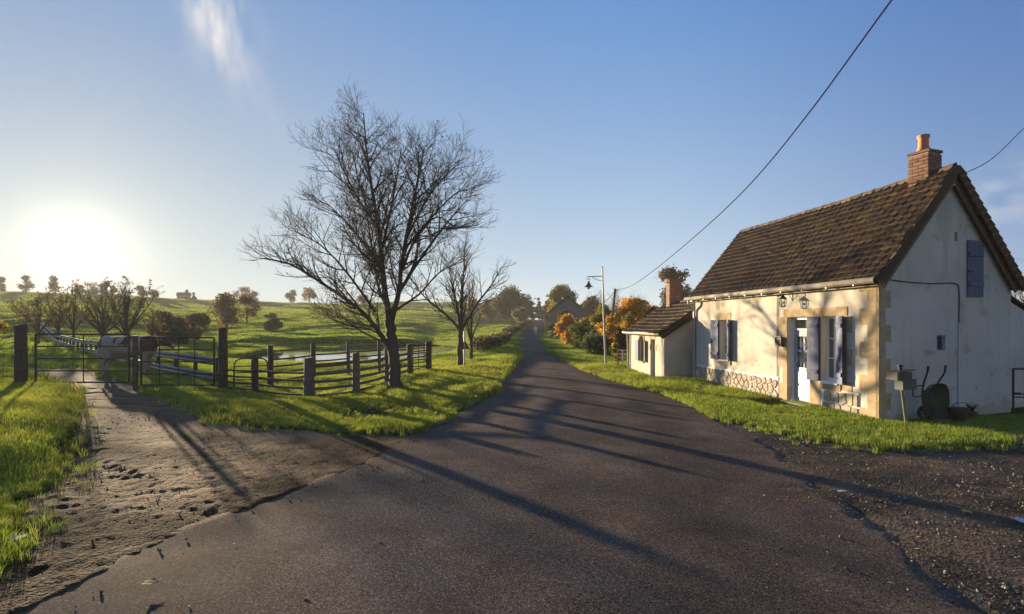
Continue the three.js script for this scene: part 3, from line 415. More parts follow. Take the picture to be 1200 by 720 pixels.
  { const gut = new THREE.CylinderGeometry(0.062, 0.062, LEN + 2 * verge + 0.1, 10, 1, true, Math.PI / 2, Math.PI); gut.rotateZ(Math.PI / 2); const g2 = gut.clone().rotateX(0); metreUV(g2);
    const gu = mesh('gutter', mg([g2.translate(LEN / 2, EAVE - 0.07, -0.24)]), mat([0.50, 0.42, 0.30], { roughness: 0.7, specularIntensity: 0.3, side: THREE.DoubleSide, map: T.stone }), h);
    for (let i = 0; i < 10; i++) mesh('gutter_bracket', M.gb || (M.gb = box(0.02, 0.10, 0.15)), M.zinc, gu).position.set(0.3 + i * 0.75, EAVE - 0.09, -0.2); }
  mesh('downpipe', mg([pipe([V(LEN - 0.02, EAVE - 0.12, -0.24), V(LEN - 0.02, EAVE - 0.25, -0.22), V(LEN - 0.02, EAVE - 0.42, -0.06), V(LEN - 0.02, EAVE - 0.6, -0.05)], 0.038, 8, 12), rod(V(LEN - 0.02, EAVE - 0.55, -0.05), V(LEN - 0.02, 0.02, -0.05), 0.038)]), M.zinc, h);
  // chimney with pot
  { const c = gp(GW / 2, 0, 0); const st = brickStack(h, c.x + 0.52, c.z - 0.03, 4.2, 5.28, 0.40, 0.40, 0.24, 9);
    const cap = box(0.43, 0.05, 0.43); cap.rotateY(0.24).translate(c.x + 0.52, 5.306, c.z - 0.03); mesh('chimney_cap', cap, M.brickB, st);
    const pot = new THREE.LatheGeometry([[0.0, 0], [0.12, 0], [0.115, 0.05], [0.095, 0.09], [0.09, 0.27], [0.11, 0.28], [0.11, 0.33], [0.085, 0.34], [0.08, 0.1], [0, 0.1]].map(q => new THREE.Vector2(...q)), 20); mesh('chimney_pot', pot.translate(c.x + 0.48, 5.33, c.z - 0.1), M.terracotta, st); }
  // corner stones
  { let y = -0.1; for (let k = 0; y < EAVE - 0.02; k++) { const hh = Math.min(0.315, EAVE - 0.002 - y), a = k % 2 ? 0.26 : 0.46, b = k % 2 ? 0.3 : 0.16;
      const s = mg([span(-0.014, a, y, y + hh - 0.006, -0.014, 0.05), (() => { const g = span(-0.012, b, y, y + hh - 0.006, -0.05, 0.014); return g.applyMatrix4(G); })()]); mesh('quoin', s, M.ochre, h); y += hh; } }
  // dressed stone round door and window
  const block = (x0, x1, y0, y1, p = 0.012) => mesh('dressed_stone', span(x0 + 0.003, x1 - 0.003, y0 + 0.003, y1 - 0.003, -p, 0.06), M.ochre, h);
  block(0.78, 1.72, 1.965, 2.15); block(1.72, 2.82, 1.965, 2.15, 0.013);
  [[0.03, 0.42, 3.0], [0.42, 0.8, 2.86], [0.8, 1.2, 3.02], [1.2, 1.58, 2.86], [1.58, 1.962, 3.0]].forEach(([y0, y1, x]) => block(2.69, x, y0, y1));
  [[0.45, 0.66, 0.66], [0.66, 0.98, 0.80], [0.98, 1.31, 0.66], [1.31, 1.63, 0.80], [1.63, 1.962, 0.66]].forEach(([y0, y1, x]) => block(x, 1.04, y0, y1));
  [[0.03, 0.32], [0.32, 0.6], [0.6, 1.05], [1.05, 1.5], [1.5, 1.962]].forEach(([y0, y1]) => block(1.55, 1.9, y0, y1)); block(0.95, 1.55, 0.44, 0.6, 0.03);
  block(5.2, 6.0, 1.922, 2.12); block(5.2, 5.95, 0.66, 0.79, 0.03); [[0.79, 1.17, 5.12], [1.17, 1.55, 5.22], [1.55, 1.92, 5.12]].forEach(([y0, y1, x]) => block(x, 5.33, y0, y1)); [[0.79, 1.17, 6.0], [1.17, 1.55, 5.92], [1.55, 1.92, 6.0]].forEach(([y0, y1, x]) => block(5.82, x, y0, y1));
  // door
  { const z = 0.13, x0 = 1.9, x1 = 2.69, d = mesh('door', mg([span(x0 + 0.05, x1 - 0.05, 0.06, 0.82, z, z + 0.04), span(x0 + 0.05, x0 + 0.14, 0.82, 1.62, z, z + 0.04), span(x1 - 0.14, x1 - 0.05, 0.82, 1.62, z, z + 0.04), span(x0 + 0.05, x1 - 0.05, 1.52, 1.66, z - 0.001, z + 0.039), span(x0 + 0.14, x1 - 0.14, 1.16, 1.22, z + 0.002, z + 0.04), span(x0 + 0.12, x1 - 0.12, 0.14, 0.40, z - 0.012, z), span(x0 + 0.12, x1 - 0.12, 0.45, 0.72, z - 0.012, z), span((x0 + x1) / 2 - 0.02, (x0 + x1) / 2 + 0.02, 0.82, 1.52, z + 0.003, z + 0.04)]), M.doorBlue, h);
    mesh('door_frame', mg([span(x0 + 0.002, x0 + 0.05, 0.03, 1.955, z - 0.02, z + 0.06), span(x1 - 0.05, x1 - 0.002, 0.03, 1.955, z - 0.02, z + 0.06), span(x0 + 0.05, x1 - 0.05, 1.9, 1.955, z - 0.02, z + 0.06), span(x0 + 0.05, x1 - 0.05, 1.662, 1.70, z - 0.02, z + 0.06)]), M.white, d);
    for (const [a, b, c, e] of [[x0 + 0.14, x1 - 0.14, 0.82, 1.16], [x0 + 0.14, x1 - 0.14, 1.22, 1.52], [x0 + 0.05, x1 - 0.05, 1.70, 1.9]]) mesh('pane', span(a, b, c, e, z + 0.018, z + 0.022), M.glass, d);
    const lace = mat([0.62, 0.58, 0.48], { map: T.stone }); mesh('curtain', span(x0 + 0.08, x1 - 0.08, 0.84, 1.88, z + 0.07, z + 0.075), lace, d);
    const gr = []; for (let k = 0; k < 4; k++) { const x = x0 + 0.18 + k * 0.143; gr.push(rod(V(x, 0.84, z - 0.02), V(x, 1.5, z - 0.02), 0.008)); for (const y of [1.0, 1.34]) gr.push(pipe([V(x + 0.05, y, z - 0.02), V(x, y + 0.06, z - 0.02), V(x - 0.05, y, z - 0.02), V(x, y - 0.06, z - 0.02)], 0.005, 5, 16, true)); } mesh('grille', mg(gr), M.doorBlue, d);
    mesh('door_handle', mg([rod(V(x0 + 0.09, 0.95, z - 0.06), V(x0 + 0.2, 0.95, z - 0.06), 0.01), rod(V(x0 + 0.09, 0.95, z), V(x0 + 0.09, 0.95, z - 0.06), 0.01)]), M.iron, d);
    mesh('threshold', span(x0 - 0.1, x1 + 0.1, -0.12, 0.028, -0.12, 0.3), M.concrete, h);
    mesh('doorstep', span(1.6, 3.0, -0.2, -0.03 + 0.02, -1.0, -0.122), M.concrete, h); }
  // windows and shutters
  const win = (x0, x1, y0, y1, bars) => { const z = 0.12, f = [span(x0 + 0.002, x0 + 0.05, y0 + 0.002, y1 - 0.002, z, z + 0.05), span(x1 - 0.05, x1 - 0.002, y0 + 0.002, y1 - 0.002, z, z + 0.05), span(x0 + 0.05, x1 - 0.05, y1 - 0.055, y1 - 0.002, z, z + 0.05), span(x0 + 0.05, x1 - 0.05, y0 + 0.002, y0 + 0.08, z, z + 0.05)], m = (x0 + x1) / 2; f.push(span(m - 0.028, m + 0.028, y0 + 0.08, y1 - 0.055, z - 0.004, z + 0.046)); const w = mesh('window', mg(f), M.white, h); const ys = [y0 + 0.08]; for (let k = 1; k <= bars; k++) ys.push(lerp(y0 + 0.08, y1 - 0.055, k / (bars + 1))); ys.push(y1 - 0.055);
    for (const y of ys.slice(1, -1)) { mesh('glazing_bar', span(x0 + 0.05, m - 0.028, y - 0.012, y + 0.012, z + 0.004, z + 0.046), M.white, w); mesh('glazing_bar', span(m + 0.028, x1 - 0.05, y - 0.012, y + 0.012, z + 0.004, z + 0.046), M.white, w); }
    for (let k = 0; k < ys.length - 1; k++) for (const [a, b] of [[x0 + 0.05, m - 0.028], [m + 0.028, x1 - 0.05]]) mesh('pane', span(a, b, ys[k], ys[k + 1], z + 0.022, z + 0.026), M.glass, w);
    mesh('sill', span(x0 - 0.02, x1 + 0.02, y0 - 0.035, y0 - 0.001 + 0.003, -0.05, z), M.white, w); };
  win(1.04, 1.55, 0.6, 1.96, 2); win(5.33, 5.82, 0.79, 1.92, 2);
  const shutter = (hx, dirSign, ang, wd, y0, y1, m) => { const planks = []; const s = new THREE.Group(); s.name = 'shutter'; s.position.set(hx, 0, -0.03); s.rotation.y = ang; h.add(s); const n = 3; for (let k = 0; k < n; k++) mesh('plank', span(dirSign > 0 ? k * wd / n : -(k + 1) * wd / n, (dirSign > 0 ? (k + 1) * wd / n : -k * wd / n) - 0.003, y0, y1, -0.03, -0.004), m, s); for (const y of [lerp(y0, y1, 0.14), lerp(y0, y1, 0.86)]) mesh('ledge', span(Math.min(0, dirSign * wd) + 0.015, Math.max(0, dirSign * wd) - 0.015, y - 0.04, y + 0.04, -0.052, -0.031), m, s); mesh('hinge', mg([y0 + 0.2, y1 - 0.2].map(y => rod(V(0, y - 0.04, -0.017), V(0, y + 0.04, -0.017), 0.014))), M.iron, s); };
  shutter(1.56, 1, 0.10, 0.33, 0.6, 1.96, M.blue); shutter(1.03, -1, -0.24, 0.26, 0.6, 1.96, M.blue);
  shutter(5.83, 1, 0.15, 0.34, 0.79, 1.92, M.lilac); shutter(5.32, -1, -0.35, 0.24, 0.79, 1.92, M.blue);
  // plinth of irregular stones in pale mortar
  { const PH = 0.5, pl = mesh('plinth', mg([span(0.47, 1.54, -0.4, 0.438, -0.012, 0.04), span(3.03, LEN - 0.04, -0.4, PH, -0.012, 0.04)]), M.mortar, h); mesh('plinth_band', mg([span(3.03, LEN - 0.03, PH + 0.001, PH + 0.03, -0.022, 0.04), span(0.47, 0.94, 0.44, 0.47, -0.022, 0.04)]), M.mortar, h);
    const r = rng(77), stones = (x0, x1, y0, y1, cw) => { const pts = [], nx = Math.round((x1 - x0) / cw), ny = Math.max(2, Math.round((y1 - y0) / (cw * 0.85))); for (let j = -1; j <= ny; j++) for (let i = -1; i <= nx; i++) pts.push([x0 + (i + 0.5 + (j % 2 ? 0.5 : 0) + (r() - 0.5) * 0.55) * (x1 - x0) / nx, y0 + (j + 0.5 + (r() - 0.5) * 0.55) * (y1 - y0) / ny]);
      for (const p of pts) { if (p[0] < x0 || p[0] > x1 || p[1] < y0 || p[1] > y1) continue; let poly = rect(x0, x1, y0, y1); for (const q of pts) { if (q === p) continue; const mx = (p[0] + q[0]) / 2, my = (p[1] + q[1]) / 2, nx2 = q[0] - p[0], ny2 = q[1] - p[1], L = Math.hypot(nx2, ny2); if (L > 1) continue; const f = (z) => ((z[0] - mx) * nx2 + (z[1] - my) * ny2) / L + 0.013; const out = []; for (let k = 0; k < poly.length; k++) { const a = poly[k], b = poly[(k + 1) % poly.length], fa = f(a), fb = f(b); if (fa <= 0) out.push(a); if (fa * fb < 0) { const t = fa / (fa - fb); out.push([lerp(a[0], b[0], t), lerp(a[1], b[1], t)]); } } poly = out; if (poly.length < 3) break; }
        if (poly.length < 3) continue; const g = new THREE.ExtrudeGeometry(new THREE.Shape(poly.map(z => new THREE.Vector2(...z))), { depth: 0.014, bevelEnabled: true, bevelThickness: 0.006, bevelSize: 0.006, bevelOffset: -0.006, bevelSegments: 1 }); metreUV(g); g.translate(0, 0, -0.027); mesh('stone', g, [M.stoneA, M.stoneB, M.stoneC][Math.floor(r() * 3)], pl); } };
    stones(0.49, 1.52, 0.0, 0.43, 0.21); stones(3.05, LEN - 0.06, 0.0, PH - 0.01, 0.22); }
  // front wall fittings
  mesh('wall_cable', rod(V(3.06, 0.55, -0.02), V(3.06, EAVE - 0.17, -0.02), 0.009), M.dark, h);
  { const l = thing('wall_lantern', 'black iron coach lantern hanging beside the cottage door', 'lantern', ...(() => { const p = V(2.5, 2.2, 0).applyAxisAngle(V(0, 1, 0), Math.atan2(0.9918, -0.1293)); return [6.73 + p.x, p.y, 10.17 - p.z]; })(), Math.atan2(0.9918, -0.1293));
    mesh('bracket', mg([rod(V(0, 0.12, 0), V(0, 0.32, 0), 0.012), pipe([V(0, 0.3, 0), V(0, 0.36, -0.12), V(0, 0.34, -0.24), V(0, 0.27, -0.26), V(0, 0.24, -0.22)], 0.009, 6, 20), pipe([V(0, 0.14, 0), V(0, 0.24, -0.08), V(0, 0.33, -0.1)], 0.007, 6, 12)]), M.iron, l);
    const cage = []; for (let k = 0; k < 6; k++) { const a = k / 6 * 6.283; cage.push(rod(V(Math.cos(a) * 0.055, 0, Math.sin(a) * 0.055 - 0.24), V(Math.cos(a) * 0.085, 0.17, Math.sin(a) * 0.085 - 0.24), 0.007)); } cage.push(new THREE.CylinderGeometry(0.03, 0.105, 0.07, 6).translate(0, 0.205, -0.24), new THREE.CylinderGeometry(0.062, 0.05, 0.02, 6).translate(0, -0.005, -0.24), new THREE.SphereGeometry(0.018, 8, 6).translate(0, 0.25, -0.24)); const cg = mesh('cage', mg(cage), M.iron, l);
    mesh('lantern_glass', new THREE.CylinderGeometry(0.078, 0.05, 0.165, 6, 1, true).translate(0, 0.084, -0.24), M.glass, cg); mesh('bulb', new THREE.SphereGeometry(0.028, 10, 8).translate(0, 0.09, -0.24), M.white, cg); }
  { const p = V(2.9, 1.28, 0).applyAxisAngle(V(0, 1, 0), Math.atan2(0.9918, -0.1293)); const b = thing('mailbox', 'small brown metal mailbox fixed to the door surround', 'mailbox', 6.73 + p.x, p.y, 10.17 - p.z, Math.atan2(0.9918, -0.1293)); mesh('body', mg([span(-0.12, 0.12, 0, 0.2, -0.11, -0.013)]), M.brown, b); mesh('lid', box(0.26, 0.014, 0.13, 0, 0.212, -0.07, 0.25), M.brown, b); mesh('slot', span(-0.08, 0.08, 0.13, 0.145, -0.114, -0.1105), M.iron, b); }
  // gable fittings
  { const g = new THREE.Group(); g.name = 'hayloft_shutter'; h.add(g); g.userData.label = 'grey blue plank shutter high on the gable'; const m = mat([0.22, 0.25, 0.34], { map: T.wood, roughness: 0.8 }); for (let k = 0; k < 4; k++) mesh('plank', span(2.52 + k * 0.1225, 2.52 + (k + 1) * 0.1225 - 0.004, 2.35, 3.48, 0.012, 0.034).applyMatrix4(G), m, g); for (const y of [2.6, 3.2]) mesh('ledge', span(2.54, 2.99, y - 0.04, y + 0.04, 0.035, 0.055).applyMatrix4(G), m, g); mesh('latch', span(2.5, 2.62, 2.84, 2.87, 0.036, 0.06).applyMatrix4(G), M.iron, g); }
  { const w = mesh('gable_window', mg([span(1.621, 1.65, 1.291, 1.579, -0.1, -0.06), span(1.85, 1.879, 1.291, 1.579, -0.1, -0.06), span(1.65, 1.85, 1.55, 1.579, -0.1, -0.06), span(1.65, 1.85, 1.291, 1.32, -0.1, -0.06)]).applyMatrix4(G), M.lilac, h); mesh('pane', span(1.65, 1.85, 1.32, 1.55, -0.084, -0.08).applyMatrix4(G), M.glass, w); }
  mesh('gable_cable', pipe([gp(0.02, 2.64, 0.016), gp(0.6, 2.60, 0.016), gp(1.4, 2.58, 0.016), gp(2.22, 2.58, 0.016), gp(2.26, 2.5, 0.016), gp(2.26, 1.78, 0.016)], 0.010, 5, 60), M.dark, h);
  mesh('conduit', rod(gp(2.26, 1.82, 0.02), gp(2.24, -0.2, 0.02), 0.014), mat([0.6, 0.58, 0.55]), h);
  mesh('wire_anchor', mg([box(0.05, 0.09, 0.09).translate(1.0, 3.62, 0.03).applyMatrix4(G), pipe([gp(1.0, 3.62, 0.03), gp(1.15, 3.75, 0.03), gp(1.5, 4.1, 0.03), gp(1.95, 4.55, 0.05)], 0.006, 5, 20), pipe([gp(1.0, 3.6, 0.06), gp(1.16, 3.5, 0.06), gp(1.2, 3.62, 0.06), gp(1.05, 3.68, 0.06)], 0.006, 5, 20), box(0.08, 0.12, 0.1).translate(1.97, 4.56, 0.05).applyMatrix4(G)]), M.white, h);
  // lower lean-to continuing the gable
  { const n = thing('lean_to', 'low rendered lean-to with sloping tiled roof against the gable', 'outbuilding', 10.44, 0, 11.6, Math.atan2(0.9918, -0.1293)); const o = gp(0, 0, -0.25);
    const w = wallShape([[0.02, -0.6], [3.2, -0.6], [3.2, 1.25], [0.02, 2.45]], [rect(0.26, 0.36, 1.3, 1.75)], 0.25).translate(0, 0, -0.5).applyMatrix4(G); mesh('wall', w, M.gable, n);
    mesh('vent', span(0.24, 0.38, 1.28, 1.77, -0.74, -0.72).applyMatrix4(G), M.dark, n);
    const up = V(-0.936, 0.351, 0), q = new THREE.Matrix4().makeRotationZ(-Math.atan2(1.2, 3.18)); const rf = mesh('roof', box(3.6, 0.08, 3.2).applyMatrix4(q).translate(1.65, 1.93, -2.0).applyMatrix4(G), M.tiles[2], n);
    for (let k = 0; k < 12; k++) mesh('tile', box(0.33, 0.05, 0.2).applyMatrix4(q).translate(0.05 + k * 0.29, 2.575 - k * 0.109, -0.36).applyMatrix4(G), M.tiles[k % 3], rf); }
}
// ---------- the small outbuilding at the cottage's far end ----------
{
  const h = thing('bakehouse', 'small cream outbuilding with arched window beyond the cottage', 'outbuilding', 4.9, 0, 17.86, Math.atan2(0.997, -0.078)); const L = 3.85, W = 2.1, E = 1.52, RZ = 1.55, RY = 2.56;
  const arch = []; arch.push([2.06, 0.46], [2.58, 0.46], [2.58, 1.2]); for (let k = 1; k < 8; k++) { const a = k / 8 * Math.PI; arch.push([2.32 + 0.26 * Math.cos(a), 1.2 + 0.17 * Math.sin(a)]); } arch.push([2.06, 1.2]);
  mesh('front_wall', wallShape(rect(0.003, L, -0.4, E), [rect(0.86, 1.36, 0.0, 1.28), arch], 0.22), M.cream, h);
  const sideS = [[0, -0.4], [W, -0.4], [W, RY - 0.4], [RZ, RY], [0, E]]; const side = wallShape(sideS, [], 0.2), B = new THREE.Matrix4().makeBasis(V(0, 0, 1), V(0, 1, 0), V(-1, 0, 0)); mesh('side_wall', side.clone().translate(0, 0, -0.2).applyMatrix4(B), M.cream, h); mesh('far_wall', side.clone().translate(0, 0, -0.2).applyMatrix4(B).translate(L - 0.2, 0, 0), M.cream, h);
  mesh('partition', span(0.2, L - 0.2, 0, 1.5, 0.9, 0.93), M.inside, h);
  const S = V(0, RY - E, RZ).normalize(), sl = Math.hypot(RY - E, RZ), N = V(0, S.z, -S.y), U = V(1, 0, 0), O = V(-0.16, E + 0.02, 0).addScaledVector(S, -0.2);
  const roof = mesh('roof', mg([bake(box(L + 0.32, sl + 0.2, 0.06), new THREE.Matrix4().makeBasis(U, S, N).setPosition(V(L / 2, E + 0.02, 0).addScaledVector(S, sl / 2 - 0.1))), box(L + 0.3, 1.3, 0.06).applyMatrix4(new THREE.Matrix4().makeRotationX(-1.05).setPosition(L / 2, RY - 0.28, RZ + 0.58))]), M.rusty, h);
  const rows = 9, tl = (sl + 0.2) / rows; tileSlope(roof, O.clone().addScaledVector(N, 0.03), U, S, 0.255, tl, 16, rows, 15, 300);
  const rg = new THREE.CylinderGeometry(0.09, 0.085, 0.36, 10, 1, false, 0, Math.PI).rotateZ(Math.PI / 2).rotateX(-Math.PI / 2); metreUV(rg); for (let k = 0; k < 12; k++) { const c = mesh('ridge_tile', rg, M.tiles[k % 5], roof); c.position.set(0.02 + k * 0.335, RY + 0.03, RZ); }
  mesh('barge_board', mg([bake(box(0.03, sl + 0.16, 0.13), new THREE.Matrix4().makeBasis(U, S, N).setPosition(V(-0.13, E - 0.06, 0).addScaledVector(S, sl / 2 - 0.08)))]), M.dark, h);
  const gut = new THREE.CylinderGeometry(0.05, 0.05, L + 0.36, 10, 1, true, Math.PI / 2, Math.PI).rotateZ(Math.PI / 2); mesh('gutter', gut.translate(L / 2, E - 0.04, -0.2), mat([0.50, 0.42, 0.30], { roughness: 0.7, side: THREE.DoubleSide }), h);
  mesh('eaves_board', span(-0.1, L + 0.1, E - 0.1, E - 0.005, -0.12, -0.004), M.gutter, h);
  mesh('downpipe', rod(V(L - 0.06, 0, -0.06), V(L - 0.06, E - 0.06, -0.1), 0.03), M.gutter, h);
  brickStack(h, 3.0, RZ - 0.1, 2.3, 3.36, 0.42, 0.42, 0, 19); mesh('chimney_cap', span(2.73, 3.27, 3.362, 3.5, RZ - 0.37, RZ + 0.17), M.brickB, h);
  mesh('lintel', span(0.78, 1.44, 1.282, 1.44, -0.012, 0.05), M.ochre, h); for (const [a, b] of [[0.74, 0.86], [1.36, 1.48]]) mesh('jamb_stone', span(a, b, 0.9, 1.1, -0.012, 0.05), M.ochre, h);
  const d = mesh('door', span(0.88, 1.34, 0.01, 1.27, 0.12, 0.15), M.doorBlue, h); mesh('pane', span(0.94, 1.28, 0.6, 1.2, 0.114, 0.119), M.glass, d);
  const w = mesh('window', mg([span(2.06, 2.1, 0.46, 1.22, 0.1, 0.14), span(2.54, 2.58, 0.46, 1.22, 0.1, 0.14), span(2.1, 2.54, 0.46, 0.52, 0.1, 0.14), span(2.3, 2.34, 0.52, 1.36, 0.1, 0.14)]), M.brown, h); mesh('pane', span(2.1, 2.54, 0.52, 1.36, 0.12, 0.124), M.glass, w);
  for (let k = 0; k < 9; k++) { const a = (k + 0.5) / 9 * Math.PI; mesh('arch_brick', box(0.1, 0.12, 0.06, 0, 0, 0, 0, 0, a - Math.PI / 2).translate(2.32 + 0.32 * Math.cos(a), 1.2 + 0.23 * Math.sin(a), 0.015), M.brickA, h); }
  mesh('sill', span(2.0, 2.64, 0.4, 0.458, -0.05, 0.1), M.ochre, h);
  for (const [hx, s, a] of [[2.6, 1, 0.15], [2.04, -1, -0.5]]) { const g = new THREE.Group(); g.name = 'shutter'; g.position.set(hx, 0, -0.02); g.rotation.y = a; h.add(g); for (let k = 0; k < 2; k++) mesh('plank', span(s > 0 ? k * 0.13 : -(k + 1) * 0.13, s > 0 ? (k + 1) * 0.13 - 0.003 : -k * 0.13 - 0.003, 0.46, 1.22, -0.03, -0.005), M.lilac, g); }
}
// ---------- bare trees ----------
function growBranches(crown, r, pts, rad, level, cfg) {
  const L = pts.reduce((a, p, i) => i ? a + p.distanceTo(pts[i - 1]) : 0, 0), n = Math.round(L * cfg.dens[level] * (0.8 + 0.4 * r()));
  for (let k = 0; k < n; k++) {
    const t = lerp(cfg.from[level], 1, Math.pow((k + r()) / n, 0.85)), f = t * (pts.length - 1), i = Math.min(Math.floor(f), pts.length - 2), P = pts[i].clone().lerp(pts[i + 1], f - i), tan = pts[i + 1].clone().sub(pts[i]).normalize(), R = lerp(rad[i], rad[i + 1], f - i);
    const az = r() * 6.283, side = V(Math.cos(az), 0.15 * (r() - 0.3), Math.sin(az)); side.addScaledVector(tan, -side.dot(tan)).normalize();
    const ang = lerp(cfg.ang[0], cfg.ang[1], r()), dir = tan.clone().multiplyScalar(Math.cos(ang)).addScaledVector(side, Math.sin(ang)); dir.y += cfg.up; dir.normalize();
    const len = cfg.len[level] * lerp(1, 0.45, t) * (0.55 + 0.8 * r()), m = level >= cfg.last ? 3 : level === cfg.last - 1 ? 4 : 6, q = [P], w = cfg.wig;
    const d = dir.clone(); for (let s = 1; s < m; s++) { d.x += (r() - 0.5) * w; d.z += (r() - 0.5) * w; d.y += (r() - 0.5) * w + cfg.curl; d.normalize(); q.push(q[s - 1].clone().addScaledVector(d, len / (m - 1))); }
    const r0 = Math.min(R * 0.72, cfg.rad[level]), rr = q.map((_, s) => lerp(r0, Math.max(cfg.tip, r0 * 0.28), s / (m - 1)));
    crown.tube(q, rr, level === 0 ? 5 : level === 1 ? 4 : 3);
    if (cfg.leaf && level >= cfg.last - 1 && r() < cfg.leaf.p) { const e = q[m - 1], nn = cfg.leaf.n || 2; for (let z = 0; z < nn; z++) { const a = V(r() - 0.5, r() - 0.6, r() - 0.5).normalize(), b = V(r() - 0.5, r() - 0.5, r() - 0.5).cross(a).normalize(), s = cfg.leaf.s * (0.6 + 0.8 * r()), c = cfg.leaf.c[Math.floor(r() * cfg.leaf.c.length)]; cfg.leaf.soup.leaf(e.clone().lerp(q[0], r() * 0.6), a, b, s, s * 0.4, c); } }
    if (level < cfg.last) growBranches(crown, r, q, rr, level + 1, cfg);
  }
}
const smooth = (pts, n) => new THREE.CatmullRomCurve3(pts, false, 'centripetal').getPoints(n);
function bareTree(g, leaders, cfg, seed) {
  const r = rng(seed), trunk = new Soup(), crown = new Soup(); if (cfg.leaf) cfg.leaf.soup = new Soup(true);
  leaders.forEach((l, k) => { const pts = smooth(l.p, k ? 12 : 16), rad = pts.map((_, i) => lerp(l.r[0], l.r[1], Math.pow(i / (pts.length - 1), 0.8))); if (k === 0) for (let i = 0; i < 4; i++) rad[i] *= 1 + 0.42 * (1 - i / 4) ** 2; for (let i = 1; i < pts.length - 1; i++) pts[i].add(V((r() - 0.5), 0, (r() - 0.5)).multiplyScalar(rad[i] * 0.5)); trunk.tube(pts, rad, 9); if (!l.bare) growBranches(crown, r, pts, rad, 0, cfg); });
  mesh('trunk', trunk.geo(), cfg.bark || M.bark, g); mesh('crown', crown.geo(), cfg.twig || M.twig, g);
  if (cfg.leaf) mesh('leaves', cfg.leaf.soup.geo(), M.leaf, g);
}
{ // the big bare tree on the verge
  const x = -3.115, d = 15, g = thing('bare_tree', 'large leafless forked tree on the verge beside the lane', 'tree', x, H(x, d) - 0.05, d);
  const q = (px, py, z = 0) => V((px - 467) * 0.0213, (467 - py) * 0.0231, z * 0.92);
  const cfg = { dens: [5.0, 7.0, 9], from: [0.12, 0.12, 0.15], len: [1.4, 0.82, 0.42], ang: [0.5, 1.2], up: 0.11, wig: 0.34, curl: 0.07, rad: [0.032, 0.013, 0.006], tip: 0.0035, last: 2, leaf: { p: 0.035, n: 1, s: 0.05, c: [[0.12, 0.09, 0.03], [0.10, 0.10, 0.035], [0.16, 0.08, 0.03]] } };
  bareTree(g, [
    { p: [q(467, 470), q(465, 440), q(462, 410, 0.02), q(458, 382, 0.05)], r: [0.17, 0.135], bare: true },
    { p: [q(464, 428), q(450, 402, 0.05), q(430, 377, 0.12), q(405, 357, 0.25), q(375, 338, 0.35), q(340, 318, 0.5), q(308, 312, 0.55)], r: [0.085, 0.016] },
    { p: [q(458, 386, 0.05), q(451, 345, -0.05), q(446, 300, -0.1), q(438, 245, -0.1), q(428, 190, -0.1), q(424, 138, -0.05)], r: [0.105, 0.014] },
    { p: [q(459, 388, 0.05), q(470, 350, 0.1), q(476, 310, 0.25), q(488, 255, 0.3), q(498, 215, 0.35), q(504, 185, 0.4)], r: [0.09, 0.013] },
    { p: [q(471, 348, 0.1), q(492, 318, 0.1), q(516, 285, 0), q(538, 258, -0.1), q(556, 240, -0.1)], r: [0.055, 0.011] },
    { p: [q(449, 330, -0.08), q(425, 295, -0.3), q(395, 262, -0.45), q(366, 236, -0.5)], r: [0.05, 0.010] },
    { p: [q(447, 300, -0.1), q(455, 250, -0.4), q(461, 205, -0.7), q(466, 170, -0.8)], r: [0.045, 0.010] },
    { p: [q(443, 275, -0.1), q(420, 240, 0.3), q(405, 210, 0.5), q(396, 190, 0.55)], r: [0.04, 0.009] },
    { p: [q(474, 325, 0.2), q(498, 290, 0.8), q(525, 270, 1.2), q(550, 285, 1.5)], r: [0.045, 0.010] },
    { p: [q(452, 350, -0.05), q(440, 330, -0.9), q(425, 300, -1.5), q(415, 262, -1.8)], r: [0.045, 0.010] },
    { p: [q(460, 375, 0.05), q(452, 345, 0.8), q(450, 300, 1.4), q(445, 255, 1.7)], r: [0.045, 0.010] },
    { p: [q(462, 372, 0.05), q(490, 350, -0.7), q(515, 320, -1.3), q(545, 305, -1.7)], r: [0.042, 0.010] },
    { p: [q(440, 372, 0.1), q(405, 330, -0.2), q(365, 292, -0.4), q(330, 275, -0.5)], r: [0.042, 0.010] },
    { p: [q(455, 405, 0.03), q(438, 392, 0.5), q(415, 388, 0.8), q(395, 380, 0.9)], r: [0.025, 0.007] },
    { p: [q(448, 315, -0.1), q(436, 270, -0.3), q(418, 225, -0.2), q(412, 190, 0)], r: [0.04, 0.009] },
    { p: [q(480, 290, 0.25), q(505, 250, 0.5), q(530, 220, 0.6), q(548, 205, 0.6)], r: [0.038, 0.009] },
    { p: [q(478, 300, 0.25), q(512, 262, 0.1), q(540, 232, -0.2), q(560, 224, -0.3)], r: [0.036, 0.009] },
  ], cfg, 17);
  const st = mesh('root_stone', new THREE.DodecahedronGeometry(0.09, 1).scale(0.8, 1.2, 0.8).translate(-0.2, 0.1, 0.12), M.greyWood, g);
}
